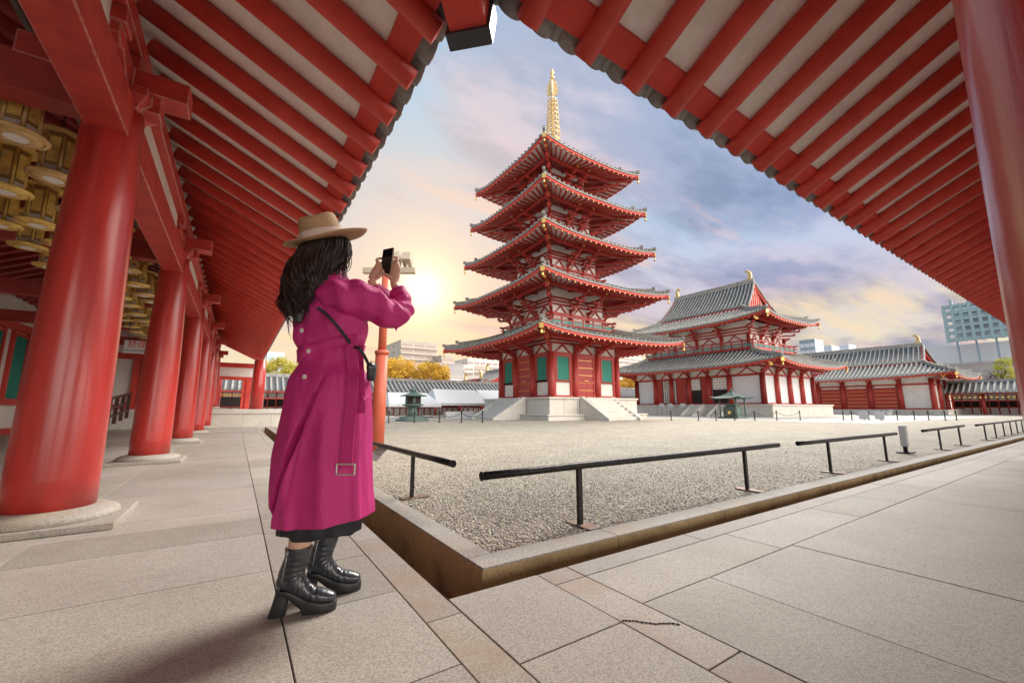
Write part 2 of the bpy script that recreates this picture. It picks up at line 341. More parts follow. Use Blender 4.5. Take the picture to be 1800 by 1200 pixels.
# pebbles lying on the near gravel
def pebbles():
    rng = np.random.default_rng(3)
    base = np.array([[1, 0, 0], [-1, 0, 0], [0, 1, 0], [0, -1, 0], [0, 0, 1], [.6, .6, .55], [-.6, .6, .5], [-.6, -.6, .55], [.6, -.6, .5]], float)
    fc = np.array([[0, 5, 4], [5, 2, 4], [2, 6, 4], [6, 1, 4], [1, 7, 4], [7, 3, 4], [3, 8, 4], [8, 0, 4], [0, 2, 5], [2, 1, 6], [1, 3, 7], [3, 0, 8]])
    P = []
    n = 400000; x = rng.uniform(KX1, 16, n); y = rng.uniform(KY1, 16, n); d = np.hypot(x, y)
    keep = rng.random(n) < np.minimum(1, (3.4/d)**2.4)*np.clip((16-np.maximum(x, y))/6, 0, 1)*1.0; P.append(np.stack([x, y], 1)[keep])
    x = rng.uniform(KX1, 4.5, 16000); y = rng.uniform(KY1, 5.4, 16000); d = np.hypot(x-KX1, y-KY1); k2 = rng.random(16000) < np.clip(1.3-d/2.4, 0, 1); P.append(np.stack([x, y], 1)[k2])
    P = np.concatenate(P); n = len(P)
    r = rng.uniform(.0045, .0105, n)*(1+rng.random(n)*.3); a = rng.uniform(0, 2*pi, n); sq = rng.uniform(.6, 1, n)
    V = base[None]*r[:, None, None]*np.stack([np.ones(n), sq, rng.uniform(.45, .8, n)], 1)[:, None, :]
    ca, sa = np.cos(a)[:, None], np.sin(a)[:, None]
    X = V[..., 0]*ca-V[..., 1]*sa+P[:, 0:1]; Y = V[..., 0]*sa+V[..., 1]*ca+P[:, 1:2]; Z = V[..., 2]-.028
    vs = np.stack([X, Y, Z], -1).reshape(-1, 3); k = len(base)
    fs = (fc[None]+(np.arange(n)*k)[:, None, None]).reshape(-1, 3)
    me = bpy.data.meshes.new('loose_gravel'); me.vertices.add(len(vs)); me.vertices.foreach_set('co', vs.ravel())
    me.loops.add(len(fs)*3); me.loops.foreach_set('vertex_index', fs.ravel().astype(np.int32))
    me.polygons.add(len(fs)); me.polygons.foreach_set('loop_start', np.arange(0, len(fs)*3, 3, dtype=np.int32))
    me.polygons.foreach_set('use_smooth', np.ones(len(fs), bool)); me.update(calc_edges=True)
    pal = np.array([(.52, .48, .42), (.40, .37, .33), (.28, .27, .26), (.64, .60, .54), (.46, .35, .22), (.17, .17, .17), (.55, .52, .47)])
    c = pal[rng.integers(0, len(pal), n)]*rng.uniform(.8, 1.25, (n, 1))*np.array([1.02, 1, .95]); c = np.concatenate([c, np.ones((n, 1))], 1)
    at = me.color_attributes.new('tone', 'FLOAT_COLOR', 'POINT'); at.data.foreach_set('color', np.repeat(c, k, 0).ravel().astype(np.float32))
    m = bpy.data.materials.new('pebble_stone'); m.use_nodes = True; t = m.node_tree; aa = t.nodes.new('ShaderNodeAttribute'); aa.attribute_name = 'tone'
    t.links.new(aa.outputs['Color'], t.nodes['Principled BSDF'].inputs['Base Color']); t.nodes['Principled BSDF'].inputs['Roughness'].default_value = .7
    me.materials.append(m); o = bpy.data.objects.new('loose_gravel', me); COL.objects.link(o)
    tag(o, 'loose beige and grey gravel stones covering the near courtyard', 'gravel', kind='stuff')
pebbles()
# kerb: granite blocks with a stained outer side, standing in the gutter
kt, ks = MB(), MB()
def kerb_run(a0, a1, swap):
    a = a0; i = 0
    while a < a1:
        ln = (1.05, 1.3, .95, 1.2)[i % 4]; e = min(a+ln, a1); t = random.uniform(.93, 1.04)
        kt.tone = ks.tone = t
        g = .0025
        if swap: kt.box(a+g, e-g, KY0, KY1, -.40, 0); ks.box(a+g, e-g, KY0-.003, KY0+.001, -.40, -.012)
        else: kt.box(KX0, KX1, a+g, e-g, -.40, 0); ks.box(KX0-.003, KX0+.001, a+g, e-g, -.40, -.012)
        a = e; i += 1
kerb_run(KX0, 77, True); kerb_run(KY1, 22.6, False); ks.tone = 1.0; ks.box(KX0-.003, KX0+.001, KY0-.003, KY1, -.40, -.012)
o = kt.build('kerb', KERB, bevel=.006); o['kind'] = 'structure'; o = ks.build('kerb_side', KERBF); o['kind'] = 'structure'
b = MB(); b.box(.864, 1.178, .5, 22.9, -.405, -.285); b.box(1.178, 77, 1.834, 2.068, -.404, -.285); o = b.build('gutter', KERBF); o['kind'] = 'structure'
# raised floors: individually cut granite slabs over a dark bed
b = MB(); b.box(-6.6, .862, -6, 22.9, -.41, -.014); b.box(.862, 77, -6, 1.832, -.41, -.014); o = b.build('floor_bed', DARK); o['kind'] = 'structure'
sl_, rs_ = MB(), MB()
def slab(x0, x1, y0, y1, m=None, g=.0028):
    m = m or sl_; t = random.uniform(.84, 1.07); m.tone = (t, t*random.uniform(.975, 1.0), t*random.uniform(.94, 1.0)); m.box(x0+g, x1-g, y0+g, y1-g, -.013, random.uniform(-.0012, .0012))
def cuts(a0, a1, first, step):
    r = [a0]+[f for f in first if a0 < f < a1]; 
    while r[-1]+step < a1: r.append(r[-1]+step*random.uniform(.92, 1.08))
    return r+[a1]
c = cuts(-3, 22.9, [-1.9, -.8, .3, 1.38, 2.06, 2.64, 3.42, 4.0, 4.9], 1.15)
for y0, y1 in zip(c, c[1:]): slab(.23, .71, y0, y1)
c = cuts(-3, 22.9, [-1.5, -.2, .55, 1.0, 1.70, 2.9, 4.1], 1.2)
for y0, y1 in zip(c, c[1:]): slab(.71, .87, y0, y1, rs_ if .2 < y0 < 2 else sl_)
c = cuts(-3, 22.9, [-1.6, -.3, 1.0, 2.68, 3.45, 3.95, 4.3], 1.15)
for y0, y1 in zip(c, c[1:]): slab(-1.0, .23, y0, y1)
for x0, x1 in ((-2.3, -1.0), (-3.6, -2.3), (-4.9, -3.6), (-6.5, -4.9)):
    c = cuts(-3, 22.9, [], 1.25)
    for y0, y1 in zip(c, c[1:]): slab(x0, x1, y0, y1)
slab(.87, 1.37, 1.27, 1.84)
for y0, y1 in ((-3, -1.4), (-1.4, -.1), (-.1, 1.27)): slab(.87, 1.37, y0, y1)
slab(1.37, 1.57, 1.69, 1.84, rs_); slab(1.37, 1.57, .9, 1.69, rs_); slab(1.37, 1.57, -.2, .9, rs_); slab(1.37, 1.57, -3, -.2)
c = cuts(1.57, 77, [2.62, 3.47, 4.9], 1.3)
for x0, x1 in zip(c, c[1:]): slab(x0, x1, 1.69, 1.84)
c = cuts(1.57, 77, [2.87, 4.2, 5.12], 1.25)
for x0, x1 in zip(c, c[1:]): slab(x0, x1, 1.33, 1.69)
c = cuts(1.57, 77, [2.09, 3.0, 4.3, 5.5], 1.25)
for x0, x1 in zip(c, c[1:]): slab(x0, x1, .02, 1.33); slab(x0, x1, -1.3, .02); slab(x0, x1, -3.6, -1.3)
o = sl_.build('floor_slabs', GRAN, tones=True, bevel=.0025); o['kind'] = 'structure'
o = rs_.build('floor_border_slabs', GRANR, tones=True, bevel=.0025); o['kind'] = 'structure'
# small dark chain lying over the joint
b = MB(); pts = [(1.375+.17*t, 1.272-.15*t+.008*sin(t*9)+.003*sin(t*31), .003) for t in [i/16 for i in range(17)]]
for i in range(16):
    b.path([pts[i], [(pts[i][k]+pts[i+1][k])/2 for k in range(3)], pts[i+1]], [.0015, .003, .0015], 5)
tag(b.build('rusty_chain', BLACKM), 'short thin dark chain lying on the floor slabs near the gutter corner', 'chain')

# ================================================================ THE TWO CORRIDORS
P_R = .505
def col_profile(h, r0=.256, r1=.187): return [(lerp(r0, r1, (t**1.7)), h*t) for t in [i/14 for i in range(15)]]
def corridor(name, label, T, a0, a1, cols, coff, rafters, far_a, back, zbase=lambda a: 0, v0=1.02):
    r = root(name, label, 'corridor', T(a0, 0, 0))
    def bx(mb, p, q):
        p, q = T(*p), T(*q); mb.box(min(p[0], q[0]), max(p[0], q[0]), min(p[1], q[1]), max(p[1], q[1]), p[2], q[2])
    CO = -1.105+coff
    for a in cols:
        z0 = zbase(a)
        b = MB(); c = T(a, CO, z0+.11); b.lathe(c, col_profile(3.42-.11-z0), 40); co = b.build('column', REDC, r)
        b = MB(); c = T(a, CO, z0); b.box(c[0]-.45, c[0]+.45, c[1]-.45, c[1]+.45, z0, z0+.045)
        b.lathe((c[0], c[1], z0+.045), [(.40, 0), (.40, .025), (.385, .045), (.35, .062), (.30, .075), (.27, .08)], 40); b.build('column_base', KERB, co, bevel=.006)
        # bracket: bearing block, cloud-shaped arms and projecting beam end
        b = MB()
        c = T(a, CO, 0); R4 = [[(c[0]+sx*h, c[1]+sy*h, z) for sx, sy in ((-1, -1), (1, -1), (1, 1), (-1, 1))] for h, z in ((.165, 3.40), (.17, 3.44), (.23, 3.50), (.23, 3.58))]
        b.rings(R4, smooth=False)
        prof = [(-.62, 3.80), (-.62, 3.72), (-.55, 3.66), (-.46, 3.70), (-.40, 3.66), (-.30, 3.585), (.30, 3.585), (.40, 3.66), (.46, 3.70), (.55, 3.66), (.62, 3.72), (.62, 3.80)]
        vec = Vector(T(0, .19, 0))-Vector(T(0, 0, 0))
        b.prism([T(a+u, CO-.095, z) for u, z in prof], vec)
        for u in (-.55, 0, .55): bx(b, (a+u-.10, CO-.13, 3.802), (a+u+.10, CO+.13, 3.93))
        bx(b, (a-.125, CO-.6, 3.60), (a+.125, CO+.485, 3.80))
        bx(b, (a-.09, CO-.10, 3.44), (a+.09, CO+.30, 3.597))
        b.build('bracket', REDW, r, bevel=.008)
    span = list(zip(cols, cols[1:])) 
    for p, q in span:
        b = MB(); bx(b, (p+.1, CO-.14, 3.13), (q-.1, CO+.135, 3.47)); b.build('tie_beam', REDW, r, bevel=.012)
        b = MB(); bx(b, (p-.02, CO-.03, 3.47), (q+.02, CO+.03, 3.94)); b.build('plaster_panel', WHITE, r)
        b = MB(); bx(b, (p, CO-.13, 3.935), (q, CO+.13, 4.11)); b.build('wall_plate', REDW, r, bevel=.01)
        # cross beam over the aisle and inner column
    for a in cols:
        b = MB(); bx(b, (a-.12, CO-5.2, 3.30), (a+.12, CO-.2, 3.62)); b.build('cross_beam', REDD, r)
    # soffit plaster boards, fascia and roof shell
    zs = lambda o: 3.31+.16+(.93-o)*.481          # underside of the boards over outward offset o
    def strip(mb, o0, o1, s0, s1, th, dz0=0.0, dz1=0.0):
        p = [T(s0(o0), o0, zs(o0)+dz0), T(s1, o0, zs(o0)+dz0), T(s1, o1, zs(o1)+dz1), T(s0(o1), o1, zs(o1)+dz1)]
        mb.prism(p, (0, 0, th))
    valley = lambda o: max(a0, v0+o)
    b = MB(); strip(b, -1.2, .74, valley, a1, .05); b.build('soffit_board', SOFF, r)
    b = MB(); strip(b, .70, .875, valley, a1, .05, -.035, -.035); b.build('fascia_board', RED, r)
    b = MB(); strip(b, -3.9, 1.0, valley, a1, .06, .12, .12)
    vb = lambda o: valley(-3.9)
    p = [T(a0 if a0 < 0 else a0, -3.9, zs(-3.9)+.12), T(a1, -3.9, zs(-3.9)+.12), T(a1, -9, 3.3), T(a0, -9, 3.3)]
    b.prism(p, (0, 0, .06)); b.build('roof_shell', TILED, r)
    # pan and cover tiles at the eave edge
    b = MB(); a = valley(.93); nz = Vector((0, 0, 1)); k = 0
    while a < min(a1, far_a):
        G = []
        for o in (.84, .92, 1.0):
            G.append([T(a+.1262+.118*sin(t), o, zs(o)+.115-.105*cos(t)*(1)) for t in [(-1+2*i/8)*1.25 for i in range(9)]])
        b.grid(G); G2 = [[(p_[0], p_[1], p_[2]+.022) for p_ in g] for g in G]; b.grid(G2)
        b.grid([G[-1], G2[-1]], False)
        if a < 26:
            b.path([T(a, .80, zs(.80)+.115), T(a, 1.025, zs(1.025)+.115)], .062, 12)
            b.tube(T(a, 1.02, zs(1.02)+.115), T(a, 1.035, zs(1.035)+.115), .045, n=12)
        a += P_R/2; k += 1
    b.build('eave_tiles', TILED, r)
    # rafters
    rest = MB(); n = 0
    for a in rafters:
        o0 = -1.0; o1 = min(.93, a-v0-.12)
        if o1-o0 < .4: continue
        z = lambda o: zs(o)-.070
        tgt = MB() if n < 100 else rest
        tgt.tube(T(a, o0, z(o0)), T(a, o1, z(o1)), .084, n=16 if a < 14 else 8)
        if n < 100: tgt.build('rafter', RED, r)
        n += 1
    if rest.v: rest.build('rafters', RED, r)['kind'] = 'stuff'
    # inner rafters under the hidden slope over the aisle
    b = MB(); a = rafters[0]
    while a < min(a1, 30):
        b.bar(T(a, -1.24, zs(-1.24)-.09), T(a, -3.9, zs(-3.9)-.09), .17, .17); b.bar(T(a, -3.9, zs(-3.9)-.09), T(a, -6.4, zs(-3.9)-.09-1.2), .17, .17); a += P_R
    b.build('inner_rafter_layer', REDD, r)
    return r, bx
TL = lambda a, o, z: (o, a, z)
TR = lambda a, o, z: (a, o+1.0, z)
cl = [4.6, 8.9, 13.2, 17.5, 21.8, 26.1]
LEFT, bxL = corridor('covered_corridor', 'long red temple corridor with plaster eaves and lantern rows left of the woman', TL, -4, 27, [-.1]+cl, 0,
    [1.32+P_R*i for i in range(51)], 27, True, lambda a: .8 if a > 22.9 else 0)
cr = [1.2+4.3*i for i in range(18)]
RIGHT, bxR = corridor('covered_corridor', 'long red temple corridor roof sweeping across the upper right beside the paved walk', TR, -4, 77, [-5.2]+cr, -.025,
    [.39+P_R*i for i in range(151)], 30, True, v0=0.0)
# valley rafter where both eaves meet, with its metal-lined box end
b = MB(); b.bar((-1.0, .02, 4.43), (1.06, 2.08, 3.32), .24, .28); vr = b.build('valley_rafter', RED, LEFT, bevel=.01)
b = MB(); d = Vector((1, 1, -.48)).normalized(); e0 = Vector((1.03, 2.05, 3.336))
p0 = e0; p1 = e0+d*.10
a_, b_ = b.frame(p0, p1)
for i, j, w1, h1 in ((0, -1, .28, .04), (0, 1, .28, .04), (-1, 0, .04, .32), (1, 0, .04, .32)):
    off = a_*(i*.125)+b_*(j*.15); b.bar(p0+off, p1+off, w1, h1)
b.build('rafter_end_box', BOXM, vr)
b = MB(); b.path([(-.2, .82, 3.9+.1), (.6, 1.62, 3.55), (1.08, 2.1, 3.36)], .085, 10); b.build('valley_tiles', TILED, LEFT)
# back wall of the left corridor with green windows between red posts
b = MB(); b.box(-6.45, -6.3, -4, 26.9, 0, 4.4); b.build('back_wall', WHITE, LEFT)
y = 4.6
for i in range(6):
    b = MB(); b.box(-6.31, -6.12, y-.16, y+.16, 0, 4.35); b.build('wall_post', RED, LEFT)
    if i < 5:
        
        for za, zb in ((.95, 1.15), (3.35, 3.6), (0, .2)): b = MB(); b.box(-6.298, -6.16, y+.16, y+4.14, za, zb); b.build('wall_rail', RED, LEFT)
        for yy in (y+.55, y+2.35):
            f = MB(); f.box(-6.296, -6.20, yy, yy+.12, 1.15, 3.35); f.box(-6.296, -6.20, yy+1.13, yy+1.25, 1.15, 3.35); f.box(-6.295, -6.205, yy+.12, yy+1.13, 3.2, 3.3); wn = f.build('window', RED, LEFT)
            f = MB(); f.box(-6.292, -6.27, yy+.12, yy+1.13, 1.16, 3.2)
            for q in range(11): f.box(-6.27, -6.235, yy+.15+q*.09, yy+.19+q*.09, 1.16, 3.2)
            f.build('shutter', GREEN, wn)
    y += 4.3
# dark brown handrail of the ramp inside the left corridor
hr = root('ramp_handrail', 'dark brown wooden ramp handrail between the red columns of the left corridor', 'handrail', (-3.6, 15.5, 0))
def rr(yy): return max(0, (yy-16.5))*.085
for i in range(8):
    yy = 15.5+i*.95; b = MB(); b.cbox((-3.6, yy, .45+rr(yy)), (.10, .10, .95)); b.build('post', mat('dark_wood%d' % i, (.07, .03, .022), .5) if i == 0 else MATS['dark_wood0'], hr)
for z in (.30, .60, .93):
    b = MB(); b.bar((-3.6, 15.3, z), (-3.6, 16.5, z), .07, .07); b.bar((-3.6, 16.5, z), (-3.6, 22.4, z+rr(22.4)), .07, .07); b.build('rail', MATS['dark_wood0'], hr)
# stone step at the end of the left corridor with the gate bay on it
st = root('gate_bay', 'red gate bay on a pale stone step at the far end of the left corridor', 'gate', (0, 22.9, 0))
b = MB()
for x in np.arange(-6.5, 2.4, 1.13): b.box(x+.004, x+1.126, 22.92, 23.1, -.4, .60)
b.build('stone_face', STONE, st)
b = MB(); b.box(-6.6, 2.55, 22.86, 30, .60, .80); b.build('stone_cap', STONE, st, bevel=.012)
b = MB(); b.box(-6.55, 2.5, 22.99, 29.9, -.4, .60); b.build('stone_core', STONEJ, st)
b = MB(); b.box(-6.3, -1.45, 23.4, 23.55, .8, 4.3); b.build('plaster_wall', WHITE, st)
b = MB(); b.box(-3.6, -2.5, 23.3, 23.42, .8, 2.9); b.build('door_leaf', DOOR, st)
b = MB(); b.box(-6.3, -1.45, 23.28, 23.43, 2.9, 3.15); b.box(-6.3, -1.45, 23.28, 23.43, .8, 1.0); b.box(-3.8, -3.6, 23.27, 23.44, 1.0, 2.9); b.box(-2.5, -2.3, 23.27, 23.44, 1.0, 2.9); b.build('door_frame', RED, st)
for x, yy, rr_ in ((.80, 24.2, .30), (-1.0, 28.6, .2), (.4, 28.6, .2)):
    b = MB(); b.lathe((x, yy, .80), [(rr_, 0), (rr_*.97, 1.2), (rr_*.85, 2.4)], 24); b.build('column', REDC, st)
b = MB(); b.box(-1.3, .9, 27.2, 27.4, 2.55, 3.05); b.build('plaster_panel', WHITE, st)
b = MB(); b.box(-1.3, 1.0, 27.15, 27.45, 2.38, 2.55); b.box(-1.3, 1.0, 27.15, 27.45, 3.05, 3.3); b.box(.35, .6, 27.1, 27.44, .8, 2.38); b.box(.15, .27, 27.1, 27.44, .8, 2.38); b.build('lintel', RED, st)
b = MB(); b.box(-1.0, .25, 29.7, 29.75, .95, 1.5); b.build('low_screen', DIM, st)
b = MB()
for x in np.arange(-1.0, .3, .16): b.cbox((x, 29.69, 1.62), (.10, .02, .16))
b.build('gold_ornaments', GOLD, st)
# ================================================================ TEMPLE BUILDINGS
SIDES = (((1, 0), (0, -1)), ((0, 1), (1, 0)), ((-1, 0), (0, 1)), ((0, -1), (-1, 0)))   # (along, outward)
class Hip:
    """one hipped roof ring: eave rectangle ex,ey with lifted corners rising to the rectangle tx,ty"""
    def __init__(s, c, ex, ey, tx, ty, ze, zt, lift, sag=.22):
        s.c, s.ex, s.ey, s.tx, s.ty, s.ze, s.zt, s.lift, s.sag = c, ex, ey, tx, ty, ze, zt, lift, sag
    def half(s, i): return (s.ex, s.ey, s.tx, s.ty) if i % 2 == 0 else (s.ey, s.ex, s.ty, s.tx)   # along half, outward half, top along, top outward
    def z(s, u, v, W):
        k = min(1, abs(u)/max(W, .01)); return lerp(s.ze, s.zt, v)-s.sag*(s.zt-s.ze)*4*v*(1-v)*.5+s.lift*k**3.2*(1-v)**1.6
    def pt(s, i, u, v, dz=0, out=0):
        (ax, ay), (ox, oy) = SIDES[i]; A, O, ta, to = s.half(i); W = lerp(A, ta, v); d = lerp(O, to, v)+out
        return (s.c[0]+ax*u+ox*d, s.c[1]+ay*u+oy*d, s.z(u, v, W)+dz)
def hip_roof(par, H, inner, zin, pitch=.34, tile=TILE, raft=RED, n_r=None, bell=True, gold=True, ridge_ext=.0, tile_r=.10, sides=(0, 1, 2, 3), dots=True, apex=False):
    rf = MB(); rows = MB()
    for i in sides:
        A, O, ta, to = H.half(i); G = []
        for v in [k/8 for k in range(9)]:
            W = lerp(A, ta, v); G.append([H.pt(i, W*(-1+2*j/24), v) for j in range(25)])
        rf.grid(G)
        # round tile rows running up the slope
        n = int(2*A/pitch); 
        for j in range(n+1):
            u = -A+.06+(2*A-.12)*j/n
            vm = 1.0 if abs(u) <= ta else (A-abs(u))/max(A-ta, .01)
            if vm < .05: continue
            pts = [H.pt(i, u, vm*k/5, tile_r*.5, .05 if k == 0 else 0) for k in range(6)]
            rows.path(pts, tile_r, 6, True)
    roof = rf.build('roof', TILEP, par); rows.build('tile_rows', tile, roof)
    # eave edge: tile lip, two red boards
    lip = MB(); fas = MB(); dt = MB(); rfm = MB(); sof = MB(); pur = MB()
    for i in sides:
        A, O, ta, to = H.half(i); K = 28
        us = [-A+2*A*k/K for k in range(K+1)]
        for mb, o0, o1, z0, z1 in ((lip, -.02, .03, -.09, .0), (fas, -.16, -.05, -.26, -.092)):
            R = []
            for u in us:
                u2 = u*(A+o1)/A
                R.append([H.pt(i, u*(A+o0)/A, 0, z0, o0), H.pt(i, u2, 0, z0, o1), H.pt(i, u2, 0, z1, o1), H.pt(i, u*(A+o0)/A, 0, z1, o0)])
            mb.rings(R, smooth=False)
        ia, io = inner if i % 2 == 0 else inner[::-1]
        (ax, ay), (ox, oy) = SIDES[i]
        def ip(u, f, dz):   # point from inner plate (f=0) to the eave (f=1) ; u in -1..1
            e = H.pt(i, u*(A-.12), 0, -.30, -.12); q = (H.c[0]+ax*u*ia+ox*io, H.c[1]+ay*u*ia+oy*io, zin)
            return tuple(lerp(q[k], e[k], f)+(dz if k == 2 else 0) for k in range(3))
        G = [[ip(-1+2*j/20, f, .10) for j in range(21)] for f in (0, .33, .66, 1)]
        sof.grid(G)
        m = n_r or int(2*A/.58)
        for j in range(m+1):
            u = -1+2*j/m
            p, q = ip(u, 0.02, 0), ip(u, 1.0, 0)
            rfm.bar(p, q, .135, .15)
            if dots:
                dd = Vector((ox, oy, 0)); dt.tube(Vector(q)-dd*.01, Vector(q)+dd*.02, .062, n=8)
        # eave purlin under the rafters
        a0_, a1_ = ip(-1.0, .48, -.20), ip(1.0, .48, -.20); K2 = 10
        for k in range(K2):
            pur.bar(ip(-1+2*k/K2, .48, -.20), ip(-1+2*(k+1)/K2, .48, -.20), .17, .22)
    lip.build('tile_edge', TILED, roof); fas.build('eave_board', RED, roof); sof.build('soffit', SOFF, roof)
    rfm.build('rafter_layer', raft, roof); pur.build('purlin_ring', raft, roof)
    if dots: dt.build('rafter_caps', GOLDP, roof)
    # hip ridges and corner beams
    for sx, sy in ((-1, -1), (1, -1), (1, 1), (-1, 1)):
        def hp(v, dz, ext=0):
            x = lerp(H.ex, H.tx, v); y = lerp(H.ey, H.ty, v); return (H.c[0]+sx*(x+ext), H.c[1]+sy*(y+ext), H.z(1, v, 1)+dz)
        b = MB(); pts = [hp(.02, .12, .04)]+[hp(v, .14) for v in (.12, .3, .55, .8, 1)]
        for p, q in zip(pts, pts[1:]): b.bar(p, q, .20, .24)
        pts = [hp(.24, .34)]+[hp(v, .34) for v in (.4, .6, .8, 1)]
        for p, q in zip(pts, pts[1:]): b.bar(p, q, .17, .20)
        for v, z in ((.0, .20), (.22, .46)):
            p = Vector(hp(v, z)); b.bar(p-Vector((sx, sy, 0))*.08, p+Vector((sx, sy, .35))*.10, .20, .26)
        b.build('hip_ridge', tile, roof)
        b = MB(); e = Vector(hp(0, -.36, .02)); i_ = Vector((H.c[0]+sx*inner[0], H.c[1]+sy*inner[1], zin-.12)); b.bar(i_, e, .26, .32); cb = b.build('corner_beam', raft, roof)
        if gold:
            d = (e-i_).normalized(); g = MB(); g.bar(e-d*.02, e+d*.05, .28, .34); m_ = i_.lerp(e, .52)+Vector((0, 0, -.34)); g.bar(m_, m_+d*.06, .30, .32); g.build('gold_plate', GOLD, cb)
        if bell:
            g = MB(); p = hp(0, -.62, .0); g.tube((p[0], p[1], p[2]+.16), (p[0], p[1], p[2]+.0), .014, n=5)
            g.lathe((p[0], p[1], p[2]-.26), [(.10, 0), (.085, .08), (.07, .2), (.02, .26)], 8); g.build('wind_bell', GOLD, roof)
    return roof
def bracket_set(par, c, hx, hy, cols_x, cols_y, z0, H, zin, size=1.0, m=None):
    """cloud arms and slanting tail beams reaching from each wall column to the purlin"""
    m = m or REDF
    def one(p, o, corner):
        b = MB(); L_ = 1.0 if not corner else 1.35; ox, oy = o; side = (-oy, ox)
        reach = (H.ex-hx)*.52*L_; top = zin-.35-(zin-H.ze)*.42
        for k, (f, zz) in enumerate(((.30, .18), (.62, .46), (.9, .74))):
            zc = lerp(z0, top, zz)
            b.bar((p[0], p[1], zc), (p[0]+ox*reach*f, p[1]+oy*reach*f, zc), .20*size, .17*size)
            e = (p[0]+ox*reach*f, p[1]+oy*reach*f, zc+.14*size)
            b.cbox(e, (.26*size, .26*size, .13*size))
            if not corner:
                w_ = (.42, .55, .62)[k]*size
                b.bar((e[0]-side[0]*w_, e[1]-side[1]*w_, zc+.26*size), (e[0]+side[0]*w_, e[1]+side[1]*w_, zc+.26*size), .13*size, .13*size)
                for s_ in (-1, 1): b.cbox((e[0]+side[0]*w_*s_*.85, e[1]+side[1]*w_*s_*.85, zc+.37*size), (.2*size, .2*size, .11*size))
        t0 = Vector((p[0]-ox*.1, p[1]-oy*.1, top+.45)); t1 = Vector((p[0]+ox*reach*1.12, p[1]+oy*reach*1.12, top+.02))
        b.bar(t0, t1, .19*size, .24*size); o_ = b.build('bracket', m, par)
        d = (t1-t0).normalized(); g = MB(); g.bar(t1, t1+d*.05, .21*size, .27*size); g.build('gold_cap', GOLD, o_)
        # scrolled support against the wall
        b = MB(); q = [(0, -.10), (.16, -.02), (.24, .16), (.40, .26), (.44, .42), (.62, .52), (0, .60)]
        b.prism([(p[0]+ox*u*size-side[0]*.07, p[1]+oy*u*size-side[1]*.07, z0+z*size*.8) for u, z in q], (side[0]*.14, side[1]*.14, 0)); b.build('scroll_support', m, o_)
    for u in cols_x:
        for s_ in (-1, 1): one((c[0]+u, c[1]+s_*hy), (0, s_), False)
    for u in cols_y:
        for s_ in (-1, 1): one((c[0]+s_*hx, c[1]+u), (s_, 0), False)
    for sx in (-1, 1):
        for sy in (-1, 1): one((c[0]+sx*hx, c[1]+sy*hy), (sx, sy), True)
def wall_band(par, c, hx, hy, z0, z1, zin, bays_x, bays_y, red=None):
    """white plaster zone above the tie beam, with inverted-V struts and stacked ties"""
    red = red or REDF
    b = MB(); b.box(c[0]-hx+.08, c[0]+hx-.08, c[1]-hy+.08, c[1]+hy-.08, z0, zin+.2); b.build('plaster_band', WHITE, par)
    h = z1-z0; ti = MB()
    for i in range(4):
        (ax, ay), (ox, oy) = SIDES[i]; A, O, bays = (hx, hy, bays_x) if i % 2 == 0 else (hy, hx, bays_y)
        def P(u, z, out=.0): return (c[0]+ax*u+ox*(O-.08+out), c[1]+ay*u+oy*(O-.08+out), z)
        for p, q in zip(bays, bays[1:]):
            m = (p+q)/2; w_ = (q-p)*.26; st = MB()
            for s_ in (-1, 1):
                pts = [P(m+s_*w_*1.25, z0+.03, .05), P(m+s_*w_*.75, z0+h*.28, .05), P(m+s_*w_*.30, z0+h*.62, .05), P(m, z0+h*.86, .05)]
                for a_, b_ in zip(pts, pts[1:]): st.bar(a_, b_, .10, .13, up=(ox, oy, 0))
            st.build('v_strut', red, par)
        for k, zz in enumerate((1.0, 1.38, 1.76)):
            z = z0+h*zz
            if z < zin-.05: ti.bar(P(-A+.05, z, .05), P(A-.05, z, .05), .12, .15)
    ti.build('wall_tie', red, par)
